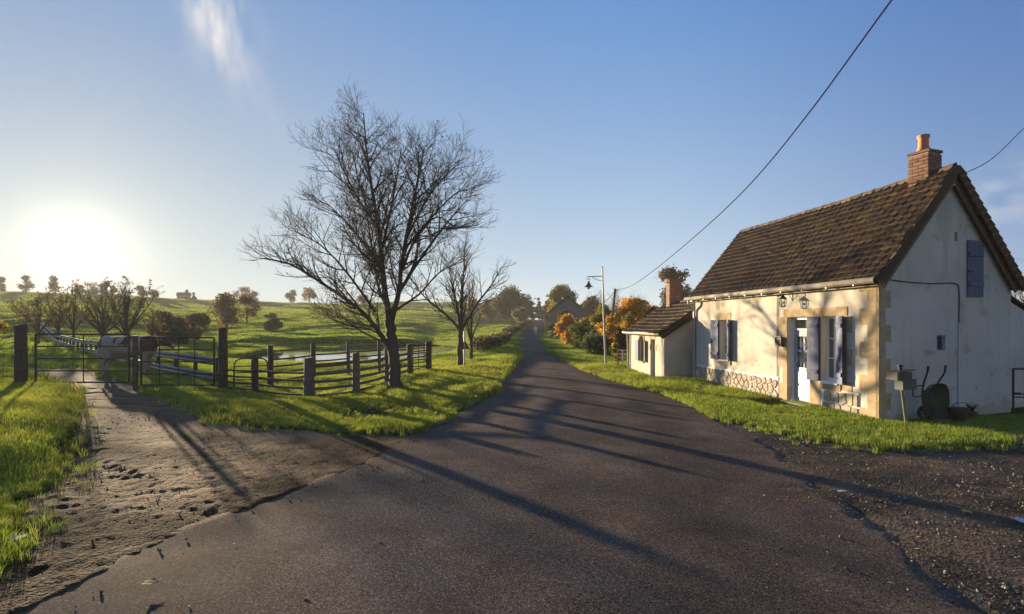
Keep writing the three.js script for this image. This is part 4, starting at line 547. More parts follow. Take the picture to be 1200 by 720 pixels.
function randomBare(name, label, x, d, h, spread, seed, o = {}) {
  const g = thing(name, label, o.category || 'tree', x, H(x, d) - 0.05, d, 0, o.group), r = rng(seed), L = [], fork = h * (o.fork || 0.28), lean = o.lean || 0, rt = h * (o.thick || 0.022);
  const n = o.leaders || 6, stems = o.stems || 1; for (let s = 0; s < stems; s++) {
    const bx = (r() - 0.5) * 0.25 * (stems - 1), bz = (r() - 0.5) * 0.25 * (stems - 1), top = V(bx + lean * fork + (stems > 1 ? (r() - 0.5) * 0.5 : 0), fork, bz);
    L.push({ p: [V(bx, -0.05, bz), V(bx + (r() - 0.5) * 0.1, fork * 0.5, bz), top], r: [rt, rt * 0.75], bare: true });
    for (let k = 0; k < n; k++) { const a = (k + r() * 0.7) / n * 6.283 + s, out = spread * (0.35 + 0.65 * r()) * (k === 0 ? 0.15 : 1), hh = h * (k === 0 ? 0.92 : lerp(0.5, 0.9, r())); L.push({ p: [top.clone().add(V(0, -0.1 * fork * r(), 0)), top.clone().add(V(Math.cos(a) * out * 0.35, (hh - fork) * 0.35, Math.sin(a) * out * 0.35)), V(top.x + Math.cos(a) * out * 0.75, fork + (hh - fork) * 0.7, bz + Math.sin(a) * out * 0.75), V(top.x + Math.cos(a) * out, hh, bz + Math.sin(a) * out)], r: [rt * 0.55, rt * 0.1] }); }
  }
  const s = h / 6; bareTree(g, L, { dens: (o.dens || [3.2, 4.5, 6]).map(q => q / s), from: [0.15, 0.15, 0.2], len: [1.2 * s, 0.65 * s, 0.34 * s], ang: [0.45, 1.0], up: 0.15, wig: 0.3, curl: 0.06, rad: [0.026 * s, 0.012 * s, 0.006 * s], tip: o.tip || 0.004, last: o.last ?? 2, leaf: o.leaf, twig: o.twig }, seed + 1); return g;
}
randomBare('bare_tree', 'smaller leafless tree behind the triangular sign on the verge', -2.08, 22.5, 5.6, 1.9, 21, { leaders: 7, fork: 0.3, dens: [4.4, 5.4, 6.5], thick: 0.024, leaf: { p: 0.03, n: 1, s: 0.06, c: [[0.14, 0.10, 0.03]] } });
randomBare('added_shadow_tree', 'slender young tree with a few yellow leaves by the lane hedge, added to shadow the cottage front', -1.92, 26, 4.4, 1.1, 23, { leaders: 6, fork: 0.25, stems: 1, dens: [2.4, 3.2, 4.5], leaf: { p: 0.16, n: 1, s: 0.09, c: [[0.42, 0.32, 0.04], [0.30, 0.28, 0.05]] } });  // sapling enlarged into an extra tree so its shadow falls on the cottage front

// ---------- leafy trees and shrubs ----------
function crownLeaves(r, n, size, blobs, cols) {
  const s = new Soup(true), tot = blobs.reduce((a, b) => a + b.r[0] * b.r[1], 0);
  for (const b of blobs) { const m = Math.round(n * b.r[0] * b.r[1] / tot), tone = cols[Math.floor(r() * cols.length)];
    for (let k = 0; k < m; k++) { const u = r() * 2 - 1, a = r() * 6.283, q = Math.sqrt(1 - u * u), rad = Math.pow(r(), 0.42) * (0.82 + 0.28 * r() + (r() < 0.12 ? 0.35 * r() : 0)), P = V(b.c[0] + Math.cos(a) * q * rad * b.r[0], b.c[1] + u * rad * b.r[1], b.c[2] + Math.sin(a) * q * rad * b.r[2]);
      const dir = V(r() - 0.5, r() - 0.65, r() - 0.5).normalize(), w = V(r() - 0.5, r() - 0.5, r() - 0.5).cross(dir).normalize(), z = size * (0.6 + 0.8 * r()), v = 0.7 + 0.6 * r(), c = r() < 0.75 ? tone : cols[Math.floor(r() * cols.length)]; s.leaf(P, dir, w, z, z * 0.42, [c[0] * v, c[1] * v, c[2] * v]); } }
  return s.geo();
}
function leafy(name, label, category, x, d, o) {
  const y = o.y ?? H(x, d), g = thing(name, label, category, x, y - 0.05, d, 0, o.group), r = rng(o.seed), h = o.h, R = o.r, cb = o.cb ?? h * 0.2, blobs = [], trunk = new Soup();
  const n = o.blobs || 14; for (let k = 0; k < n; k++) { const t = k / n, u = r(), a = r() * 6.283, yy = lerp(cb, h, 0.12 + 0.8 * u), prof = o.cone ? (1 - u) * 0.9 + 0.08 : Math.sqrt(Math.max(0.05, 1 - (2 * (u * 0.86 + 0.1) - 1) ** 2)), q = Math.sqrt(r()) * prof * 0.72, br = R * (o.cone ? 0.22 + 0.25 * (1 - u) : lerp(0.24, 0.46, r()) * (o.bs || 1)), bx = Math.cos(a) * q * R, bz = Math.sin(a) * q * R;
    blobs.push({ c: [bx, yy, bz], r: [br, Math.min(br * 0.8, (h - cb) * 0.3), br] }); if (!o.noTrunk && k % 2 === 0) trunk.tube(smooth([V(0, cb * 0.6, 0), V(bx * 0.3, lerp(cb, yy, 0.5), bz * 0.3), V(bx, yy, bz)], 5), [0.018 * h, 0.014 * h, 0.01 * h, 0.007 * h, 0.005 * h, 0.003 * h], 5); }
  trunk.tube([V(0, -0.1, 0), V(0, cb * 0.5, 0), V(R * 0.03, lerp(cb, h, 0.5), 0)], [h * 0.032, h * 0.026, h * 0.01], 7);
  mesh('trunk', trunk.geo(), M.bark, g); mesh('crown', crownLeaves(r, o.n, o.s, blobs, o.c), M.leaf, g); return g;
}
const GREEN = [[0.07, 0.11, 0.025], [0.09, 0.13, 0.03], [0.055, 0.085, 0.022]], OLIVE = [[0.13, 0.12, 0.03], [0.10, 0.11, 0.03], [0.17, 0.13, 0.03]], GOLD = [[0.62, 0.33, 0.03], [0.55, 0.26, 0.025], [0.68, 0.42, 0.05]], ORANGE = [[0.60, 0.31, 0.04], [0.56, 0.26, 0.04], [0.46, 0.33, 0.06]], RUSSET = [[0.22, 0.11, 0.04], [0.17, 0.10, 0.04], [0.14, 0.11, 0.035]], YG = [[0.22, 0.20, 0.04], [0.30, 0.24, 0.04], [0.15, 0.16, 0.035]], DARKG = [[0.035, 0.06, 0.018], [0.05, 0.075, 0.02]];
let seed = 300; const S = () => (seed += 7);
// hedge and garden shrubs between the lane and the outbuilding
leafy('autumn_shrub', 'orange autumn shrub at the lane edge below the barn', 'shrub', 4.36, 44, { h: 2.5, r: 1.15, cb: 0.2, n: 3800, s: 0.15, c: ORANGE, seed: S(), blobs: 16 });
leafy('garden_shrub', 'dark green rounded shrub beside the orange one', 'shrub', 5.1, 38, { h: 1.9, r: 1.3, cb: 0.1, n: 4200, s: 0.13, c: DARKG.concat(GREEN), seed: S(), blobs: 16 });
leafy('garden_shrub', 'low dark bramble thicket on the bank behind the street lamp', 'shrub', 4.75, 30, { h: 1.25, r: 1.15, cb: 0.05, n: 5000, s: 0.10, c: DARKG.concat(GREEN), seed: S(), blobs: 18 });
leafy('garden_shrub', 'tall olive green shrub behind the street lamp', 'shrub', 6.1, 37, { h: 3.3, r: 1.25, cb: 0.2, n: 5200, s: 0.12, c: OLIVE.concat(YG), seed: S(), blobs: 20 });
leafy('autumn_shrub', 'yellow gold shrub between lamp post and leaning pole', 'shrub', 5.3, 30.5, { h: 2.3, r: 0.8, cb: 0.3, n: 2800, s: 0.11, c: GOLD, seed: S(), blobs: 14 });
leafy('autumn_shrub', 'bright golden maple rising above the outbuilding roof', 'shrub', 7.9, 36, { h: 3.7, r: 1.5, cb: 0.4, n: 6500, s: 0.14, c: GOLD, seed: S(), blobs: 18 });
leafy('autumn_shrub', 'amber shrub just beyond the outbuilding roof ridge', 'shrub', 9.2, 37, { h: 3.1, r: 1.1, cb: 0.4, n: 2800, s: 0.13, c: GOLD.concat(OLIVE), seed: S(), blobs: 12 });
leafy('garden_shrub', 'dark ivy clad bush against the outbuilding corner', 'shrub', 5.0, 25.2, { h: 1.75, r: 0.55, cb: 0.05, n: 3400, s: 0.085, c: RUSSET.concat(DARKG), seed: S(), blobs: 14 });
leafy('autumn_shrub', 'small rust yellow bush by the white garden gate', 'shrub', 4.55, 24.3, { h: 1.0, r: 0.3, cb: 0.05, n: 1300, s: 0.08, c: GOLD.concat(OLIVE), seed: S(), blobs: 10 });
leafy('garden_shrub', 'green bush at the bend of the lane below the barn', 'shrub', 4.6, 60, { h: 1.9, r: 1.0, cb: 0.05, n: 2400, s: 0.18, c: GREEN, seed: S(), blobs: 12 });
leafy('garden_shrub', 'brown green thicket in front of the barn doors', 'shrub', 7.2, 52, { h: 2.4, r: 1.7, cb: 0.1, n: 3600, s: 0.16, c: RUSSET.concat(OLIVE), seed: S(), blobs: 16 });
leafy('garden_shrub', 'ivy covered bush climbing the barn gable', 'shrub', 6.9, 74, { h: 3.6, r: 1.3, cb: 0.2, n: 2800, s: 0.2, c: DARKG.concat(OLIVE), seed: S(), blobs: 14 });
leafy('garden_shrub', 'straggly mid green bush on the verge under the leaning pole', 'shrub', 5.9, 33.5, { h: 1.7, r: 1.1, cb: 0.05, n: 4200, s: 0.11, c: GREEN.concat(OLIVE), seed: S(), blobs: 16 });
leafy('autumn_shrub', 'yellow green hedge shrub between orange shrub and dark thicket', 'shrub', 5.6, 41, { h: 2.1, r: 1.2, cb: 0.05, n: 3800, s: 0.14, c: YG.concat(GOLD), seed: S(), blobs: 16 });
leafy('autumn_shrub', 'rusty yellow hedge shrub under the barn fence', 'shrub', 6.0, 47, { h: 2.0, r: 1.3, cb: 0.05, n: 3600, s: 0.15, c: ORANGE.concat(RUSSET), seed: S(), blobs: 16 });
leafy('autumn_shrub', 'golden leaved bush filling the hedge by the leaning pole', 'shrub', 6.7, 33, { h: 2.6, r: 1.0, cb: 0.1, n: 4200, s: 0.12, c: GOLD.concat(YG), seed: S(), blobs: 16 });
leafy('garden_shrub', 'olive hedge bush closing the bank beside the lamp', 'shrub', 5.35, 34.5, { h: 1.8, r: 1.0, cb: 0.05, n: 3600, s: 0.12, c: OLIVE.concat(GREEN), seed: S(), blobs: 16 });
randomBare('bare_shrub', 'grey leafless thicket rising behind the golden maple', 8.6, 47, 4.9, 2.0, 71, { leaders: 9, fork: 0.12, stems: 3, dens: [3, 4, 5], thick: 0.012, category: 'shrub' });
randomBare('bare_shrub', 'grey leafless thicket beside the leaning pole', 7.6, 50, 5.0, 1.8, 73, { leaders: 9, fork: 0.12, stems: 2, dens: [3, 4, 5], thick: 0.012, category: 'shrub' });
randomBare('bare_shrub', 'thin leafless saplings behind the outbuilding chimney', 10.6, 48, 4.4, 1.9, 75, { leaders: 8, fork: 0.1, stems: 3, dens: [3, 4, 5], thick: 0.01, category: 'shrub' });
randomBare('bare_shrub', 'pale leafless bush showing past the lean-to roof', 15.7, 16.5, 4.6, 1.4, 77, { leaders: 8, fork: 0.15, stems: 2, dens: [3, 4, 5], thick: 0.012, category: 'shrub' });
leafy('oak_tree', 'brownish autumn oak rising behind the outbuilding chimney', 'tree', 18.2, 62, { h: 7.9, r: 2.5, cb: 2.6, n: 6500, s: 0.24, c: [[0.11, 0.09, 0.03], [0.09, 0.09, 0.03], [0.14, 0.09, 0.03]], seed: S(), blobs: 24 });
leafy('oak_tree', 'golden green oak standing behind the barn', 'tree', 9.6, 105, { h: 8.2, r: 3.3, cb: 2.4, n: 6500, s: 0.36, c: YG, seed: S(), blobs: 24 });
leafy('oak_tree', 'small dark oak peeping past the barn eaves', 'tree', 7.4, 112, { h: 6.0, r: 1.9, cb: 1.5, n: 3000, s: 0.34, c: OLIVE, seed: S(), blobs: 14 });
leafy('oak_tree', 'dark round tree between barn and leaning pole', 'tree', 13.8, 95, { h: 5.6, r: 2.6, cb: 1.5, n: 4500, s: 0.32, c: RUSSET.concat(DARKG), seed: S(), blobs: 18 });
// where the lane goes over the rise
leafy('oak_tree', 'broad olive oak in the pasture corner beside the lane', 'tree', 0.1, 132, { h: 8.6, r: 5.2, cb: 1.8, n: 9000, s: 0.42, c: OLIVE.concat(GREEN), seed: S(), blobs: 30 });
leafy('oak_tree', 'russet tree at the field side of the broad oak', 'tree', -5.2, 138, { h: 5.9, r: 2.8, cb: 1.3, n: 4200, s: 0.42, c: YG.concat(RUSSET), seed: S(), blobs: 18 });
leafy('oak_tree', 'dark tree overhanging the crest of the lane', 'tree', 4.0, 150, { h: 7.0, r: 3.4, cb: 1.0, n: 5500, s: 0.44, c: GREEN.concat(OLIVE), seed: S(), blobs: 22 });
leafy('conifer', 'narrow dark conifer at the crest of the lane', 'tree', 8.3, 172, { h: 8.2, r: 1.6, cb: 0.6, n: 3000, s: 0.4, c: DARKG, seed: S(), blobs: 20, cone: true });
leafy('oak_tree', 'dark trees closing the lane at the crest', 'tree', 11.5, 190, { h: 5.2, r: 4.2, cb: 0.3, n: 4200, s: 0.5, c: DARKG.concat(GREEN), seed: S(), blobs: 22 });
leafy('oak_tree', 'yellowing tree at the bend before the crest', 'tree', 1.8, 119, { h: 4.6, r: 2.2, cb: 0.7, n: 3600, s: 0.36, c: YG, seed: S(), blobs: 16 });
leafy('oak_tree', 'distant russet tree on the skyline behind the smaller bare tree', 'tree', -15, 205, { h: 5.4, r: 2.4, cb: 1.3, n: 2200, s: 0.5, c: RUSSET, seed: S(), blobs: 14 });
// orchard below the sun
const HAZEL = [[0.16, 0.12, 0.04], [0.20, 0.15, 0.05], [0.13, 0.12, 0.04]];
[[45, 46, 4.4, 1.9, 'small orchard tree nearest the gate post'], [68, 50, 5.2, 1.8, 'slim orchard tree above the steel rails'], [86, 48, 5.4, 2.0, 'orchard tree with a double fork over the rails'], [120, 44, 5.7, 2.4, 'gnarled forked orchard tree behind the cow'], [150, 41, 5.5, 2.5, 'crooked leafless orchard tree rising behind the cow shoulder'], [32, 62, 4.0, 1.8, 'far orchard tree at the end of the steel rails'], [178, 49, 4.0, 1.8, 'thorny leafless bush above the field gate']].forEach(([px, d, h, sp, lab], i) =>
  randomBare('orchard_tree', lab, (px - 600) / 650 * d, d, h, sp, 120 + i * 5, { leaders: 7, fork: i === 3 || i === 4 ? 0.2 : 0.25, stems: i === 3 || i === 4 ? 2 : 1, dens: [3, 4, 5], leaf: { p: i < 3 ? 0.6 : 0.25, n: 2, s: 0.14, c: HAZEL }, group: 'orchard trees below the sun' }));
[[192, 58, 3.3, 1.7, 'brown hedgerow bush between orchard and pond'], [212, 61, 3.0, 1.6, 'olive hedgerow bush above the field gate'], [230, 64, 3.4, 1.5, 'dense dark hedgerow bush nearest the pond'], [208, 52, 1.6, 1.3, 'low rusty bush under the hedgerow']].forEach(([px, d, h, r, lab], i) => leafy('hedgerow_bush', lab, 'shrub', (px - 600) / 650 * d, d, { h, r, cb: 0.1, n: 4200, s: 0.2, c: i === 2 ? OLIVE : HAZEL.concat(OLIVE), seed: S(), blobs: 18, group: 'hedgerow bushes by the orchard' }));
leafy('field_tree', 'round russet crowned tree standing alone above the gate post', 'tree', -38.6, 75, { h: 5.6, r: 2.6, cb: 1.5, n: 3000, s: 0.26, c: RUSSET.concat(OLIVE), seed: S(), blobs: 26 });
leafy('field_tree', 'loose thin crowned tree beside the russet one', 'tree', -44, 92, { h: 4.8, r: 2.2, cb: 1.2, n: 1500, s: 0.3, c: OLIVE.concat(RUSSET), seed: S(), blobs: 18 });
leafy('thorn_bush', 'dark spreading bush on the pasture beyond the pond', 'shrub', -34, 79, { h: 1.9, r: 1.5, cb: 0.1, n: 2600, s: 0.2, c: DARKG.concat(OLIVE), seed: S(), blobs: 14 });
leafy('thorn_bush', 'low bush halfway up the pasture slope', 'shrub', -50, 115, { h: 1.5, r: 1.4, cb: 0.1, n: 1200, s: 0.28, c: DARKG, seed: S(), blobs: 10 });
leafy('hedgerow_bush', 'sunlit hedge shrub at the gate post', 'shrub', -15.75, 16.6, { h: 2.3, r: 0.75, cb: 0.1, n: 5200, s: 0.08, c: YG.concat(GREEN), seed: S(), blobs: 18 });
// trees along the skyline
[[2, 8.0, 1.6, 'clipped by the hill'], [30, 8.2, 2.5, 'with an airy round top'], [65, 8.5, 2.3, 'with a tall double top'], [92, 5.0, 1.8, 'of low squat shape'], [108, 7.0, 2.6, 'with a broad flat top'], [123, 7.4, 2.2, 'of full rounded shape'], [133, 5.0, 1.3, 'of narrow upright shape'], [165, 5.0, 2.0, 'above the gnarled orchard tree'], [180, 4.0, 1.7, 'of small bushy shape'], [284, 7.4, 3.4, 'beside the russet crowned tree'], [297, 5.0, 2.3, 'low beside its neighbour'], [340, 6.6, 2.2, 'of lollipop shape above the pond'], [362, 7.6, 2.9, 'of wide lollipop shape above the pond'], [425, 4.4, 3.0, 'low behind the big bare tree']].forEach(([px, h, r, lab], i) => { const d = 254; r *= 1.2; leafy('skyline_tree', 'far skyline tree ' + lab, 'tree', (px - 600) / 650 * d, d, { h, r, cb: h * (i > 10 ? 0.2 : 0.1), n: 1100, s: 0.6, c: HAZEL.concat(RUSSET), seed: S(), blobs: 12, bs: 1.35, group: 'trees along the skyline' }); });
for (const [px, h] of [[219, 5.6], [226.5, 5.0]]) { const d = 252; leafy('cypress', h > 5.3 ? 'taller dark cypress by the far farmhouse' : 'shorter dark cypress by the far farmhouse', 'tree', (px - 600) / 650 * d, d, { h, r: 1.2, cb: 0.2, n: 900, s: 0.45, c: DARKG, seed: S(), blobs: 12, cone: true }); }
// dark cut hedge along the field side of the lane
{
  const line = smooth([[-1.9, 31], [-1.25, 40], [-0.7, 55], [0.0, 75], [0.9, 95], [2.3, 118], [4.4, 146]].map(([x, d]) => V(x, 0, -d)), 160), r = rng(91), s = new Soup(true), st = new Soup();
  line.forEach((p, i) => { const d = -p.z, h = 0.75 + 0.35 * vn(i * 0.3, 1, 3), sz = 0.05 + d * 0.0024, n = 110; for (let k = 0; k < n; k++) { const q = V(p.x + (r() - 0.5) * 0.9, H(p.x, d) + h * Math.pow(r(), 0.6), p.z + (r() - 0.5) * 1.2), a = V(r() - 0.5, r() - 0.5, r() - 0.5).normalize(), b = V(r() - 0.5, r() - 0.5, r() - 0.5).cross(a).normalize(), c = r() < 0.7 ? DARKG[Math.floor(r() * 2)] : RUSSET[Math.floor(r() * 3)], v = 0.7 + 0.7 * r(); s.leaf(q, a, b, sz * (0.7 + r()), sz * 0.45, c.map(z => z * v)); } if (i % 2 === 0) st.tube([V(p.x, H(p.x, d) - 0.05, p.z), V(p.x + 0.1, H(p.x, d) + h * 0.7, p.z)], [0.03, 0.012], 4); });
  const g = thing('hedge', 'low dark clipped hedge along the field side of the lane', 'hedge'); mesh('foliage', s.geo(), M.leaf, g); mesh('stems', st.geo(), M.twig, g).userData.kind = 'stuff';
}
// ---------- fences and gates ----------
const P = (x, y, d) => V(x, y, -d);
function local(g, v) { return v.clone().sub(g.position); }
function fencePost(x, d, top, r, m, label, cut = 0) {          // rough round post, weathered top
  const y = H(x, d), g = thing('fence_post', label, 'post', x, y, d, 0, 'posts of the cattle pen'), h = top - y, q = new THREE.CylinderGeometry(r * 0.92, r * 1.04, h + 0.3, 9, 6), p = q.attributes.position, rr = rng(Math.round(x * 97 + d * 13)); q.translate(0, h / 2 - 0.15, 0);
  for (let i = 0; i < p.count; i++) { const yy = p.getY(i), k = 1 + 0.10 * (vn(yy * 3 + x, Math.atan2(p.getZ(i), p.getX(i)) * 1.5 + 9, 3) - 0.5) * 2; p.setX(i, p.getX(i) * k + 0.02 * yy * (rr() * 0 + (x % 1))); p.setZ(i, p.getZ(i) * k); if (yy > h - 0.02) p.setY(i, yy + (p.getX(i)) * 0.25 + 0.02 * (vn(p.getX(i) * 60, p.getZ(i) * 60, 5) - 0.5)); } q.computeVertexNormals(); mesh('shaft', metreUV(q), m, g); return g;
}
const PA = [-7.56, 16.3, 0.78], PB = [-7.7, 17.7, 1.12], PC = [-5.27, 14.4, 0.92], PD = [-4.08, 14.5, 1.05], PE = [-3.77, 16.8, 1.08], PF = [-3.47, 18.8, 1.12], PG = [-3.1, 20.6, 1.16], PH = [-7.35, 20.5, 1.10], PI = [-6.5, 22, 1.14], PJ = [-5.6, 23.4, 1.14], G2 = [-8.7, 16.7, 1.68], G1 = [-14.35, 16.2, 1.76];
fencePost(...G1, 0.155, M.post, 'thick dark gate post at the hedge end of the field gate'); fencePost(...G2, 0.135, M.post, 'tall dark gate post between field gate and pen');
fencePost(...PA, 0.105, M.post, 'short thick post in the middle of the pen front'); fencePost(...PB, 0.085, M.post, 'slim dark post at the arched pen gate'); fencePost(...PC, 0.14, M.greyWood, 'thick grey weathered corner post of the pen'); fencePost(...PD, 0.105, M.greyWood, 'grey split post along the lane side of the pen'); fencePost(...PE, 0.10, M.greyWood, 'grey post just behind the big bare tree'); fencePost(...PF, 0.09, M.post, 'dark post holding the metal hurdle'); fencePost(...PG, 0.12, M.post, 'stout dark end post of the pen by the hurdle'); fencePost(...PH, 0.09, M.post, 'knobbly post at the back of the pen by the pond'); fencePost(...PI, 0.075, M.greyWood, 'thin grey post at the back of the pen'); fencePost(...PJ, 0.075, M.greyWood, 'thin grey post behind the big tree trunk');
function railRun(a, b, hs, r, m, label, sag = 0.015) { const ya = H(a[0], a[1]), yb = H(b[0], b[1]), g = thing('fence_rails', label, 'fence', a[0], ya, a[1], 0, 'rail panels of the cattle pen'); for (const h of hs) mesh('rail', pipe([V(0, h, 0), V((b[0] - a[0]) / 2, (h + yb - ya + h) / 2 - sag, -(b[1] - a[1]) / 2), V(b[0] - a[0], yb - ya + h, -(b[1] - a[1]))], r, 7, 10), m, g); return g; }
railRun(G2, PA, [0.14, 0.32, 0.50, 0.68], 0.028, M.rail, 'pipe rails between the tall gate post and the short post'); railRun(PA, PC, [0.12, 0.30, 0.50, 0.70], 0.03, M.rail, 'pipe rails from the short post to the weathered corner post'); railRun(PC, PD, [0.10, 0.28, 0.46, 0.66, 0.90], 0.04, M.greyWood, 'wooden rails from the corner post to the split post'); railRun(PD, PE, [0.12, 0.30, 0.48, 0.66, 0.86], 0.04, M.greyWood, 'wooden rails running behind the big tree trunk'); railRun(PE, PF, [0.14, 0.32, 0.5, 0.7, 0.88], 0.04, M.greyWood, 'wooden rails between tree trunk and hurdle'); railRun(PB, PH, [0.25, 0.5, 0.72, 0.95], 0.031, M.rail, 'pipe rails at the back of the pen near the arched gate'); railRun(PH, PI, [0.3, 0.52, 0.74, 0.98], 0.031, M.rail, 'pipe rails at the back of the pen before the pond'); railRun(PI, PJ, [0.3, 0.55, 0.8, 1.0], 0.031, M.rail, 'pipe rails at the back of the pen past the pond'); railRun(PJ, PG, [0.3, 0.55, 0.8, 1.0], 0.031, M.rail, 'pipe rails closing the pen at the hurdle');
{ const g = thing('pen_gate', 'low arched tube gate beside the tall gate post', 'gate', -8.55, H(-8.5, 17.1), 17.05, Math.atan2(-0.35, 0.95) * -1); mesh('frame', pipe([V(0, 0.08, 0), V(0, 0.6, 0), V(0.03, 0.9, 0), V(0.14, 0.98, 0), V(0.8, 0.98, 0), V(0.92, 0.9, 0), V(0.95, 0.6, 0), V(0.95, 0.08, 0)], 0.022, 7, 60), M.rail, g); for (const y of [0.12, 0.34, 0.56, 0.76]) mesh('bar', rod(V(0, y, 0), V(0.95, y, 0), 0.016), M.rail, g); }
{ const g = thing('metal_hurdle', 'rusty ladder-like hurdle leaning at the end of the pen', 'gate', -3.42, H(-3.4, 19.1), 19.1, 1.34); const fr = [rod(V(0, 0, 0), V(0, 1.12, 0), 0.022), rod(V(1.4, 0, 0), V(1.4, 1.12, 0), 0.022)]; mesh('frame', mg(fr), M.rusty, g); for (let k = 0; k < 6; k++) mesh('bar', rod(V(0, 0.1 + k * 0.2, 0), V(1.4, 0.1 + k * 0.2, 0), 0.018), M.rusty, g); for (const x of [0.45, 0.95]) mesh('upright', rod(V(x, 0.08, 0.03), V(x, 1.12, 0.03), 0.014), M.rusty, g); mesh('prop', rod(V(1.42, 1.0, 0), V(1.75, 0, -0.2), 0.022), M.greyWood, g); }
function fieldGate(x0, x1, d, label, mids) { const y = Math.max(H(x0, d), H(x1, d)) + 0.12, g = thing('field_gate', label, 'gate', x0, y, d, 0, 'leaves of the field gate'), L = x1 - x0, T2 = 1.42; mesh('frame', mg([rod(V(0, 0, 0), V(0, T2, 0), 0.03), rod(V(L, 0, 0), V(L, T2, 0), 0.03), rod(V(0, T2, 0), V(L, T2, 0), 0.026), rod(V(0, 0, 0), V(L, 0, 0), 0.024)]), M.rail, g); for (const h of [0.34, 0.70, 1.06]) mesh('rail', rod(V(0, h, 0), V(L, h, 0), 0.020), M.rail, g); for (const t of mids) mesh('brace', rod(V(L * t, 0, 0.025), V(L * t, T2, 0.025), 0.015), M.rail, g); return g; }
fieldGate(-14.05, -11.3, 16.35, 'grey tube field gate leaf at the hedge end post', [0.52]); fieldGate(-11.1, -8.92, 16.6, 'grey tube field gate leaf meeting the tall gate post', [0.26, 0.52, 0.74]);
{ const g = thing('gate_post', 'square galvanised post where the two gate leaves meet', 'post', -11.2, H(-11.2, 16.5), 16.48); mesh('shaft', span(-0.05, 0.05, -0.3, 1.58, -0.05, 0.05), M.galv, g); mesh('cap', box(0.12, 0.02, 0.12, 0, 1.59, 0), M.zinc, g); }
{ const y = H(-15.6, 16.2), g = thing('wire_fence', 'strip of wire netting fence between hedge shrub and gate post', 'fence', -16.8, y, 16.2); mesh('post', rod(V(0.9, -0.2, 0), V(0.9, 1.2, 0), 0.04), M.post, g); for (const h of [0.3, 0.6, 0.9, 1.12]) mesh('wire', rod(V(0, h, 0), V(2.35, h, 0), 0.006, 0.006, 5), M.wire, g); for (let k = 0; k < 9; k++) mesh('stay', rod(V(0.2 + k * 0.25, 0.1, 0.01), V(0.2 + k * 0.25, 1.12, 0.01), 0.004, 0.004, 4), M.wire, g); }
{ // steel crash-barrier rails beside the field track
  const line = [[-9.9, 18.6], [-14.2, 22.2], [-20, 27.8], [-24, 31.9], [-28, 36], [-35, 43.5], [-42, 51], [-58, 68]], prof = [[-0.13, 0], [-0.11, 0.05], [-0.05, 0.055], [-0.02, 0.01], [0.02, 0.01], [0.05, 0.055], [0.11, 0.05], [0.13, 0]];
  const g = thing('cattle_barrier', 'double steel crash barrier lining the field track', 'barrier', line[0][0], H(...line[0]), line[0][1]);
  for (let k = 0; k < line.length - 1; k++) { const [ax, ad] = line[k], [bx, bd] = line[k + 1], ya = H(ax, ad), yb = H(bx, bd);
    for (const h of [0.26, 0.78]) { const p = [], ix = []; const nx = -(bd - ad), nd = bx - ax, L = Math.hypot(nx, nd); for (const [x, d, y] of [[ax, ad, ya], [bx, bd, yb]]) for (const [dy, o] of prof) p.push(x + nx / L * o - line[0][0], y + h + dy - H(...line[0]), -(d + nd / L * o) + line[0][1]); const n = prof.length; for (let i = 0; i < n - 1; i++) ix.push(i, i + 1, i + n, i + 1, i + n + 1, i + n); const q = new THREE.BufferGeometry(); q.setAttribute('position', new THREE.Float32BufferAttribute(p, 3)); q.setIndex(ix); q.computeVertexNormals(); mesh('rail', q, M.galvBoth || (M.galvBoth = mat([0.17, 0.17, 0.18], { roughness: 0.5, metalness: 0.4, side: THREE.DoubleSide })), g); }
    const n = Math.ceil(Math.hypot(bx - ax, bd - ad) / 2.6); for (let i = 0; i < n; i++) { const t = (i + 0.04) / n, x = lerp(ax, bx, t), d = lerp(ad, bd, t) + 0.1; mesh('barrier_post', box(0.1, 1.2, 0.1, x - line[0][0], H(x, d) + 0.32 - H(...line[0]), -d + line[0][1]), M.post, g); } }
}
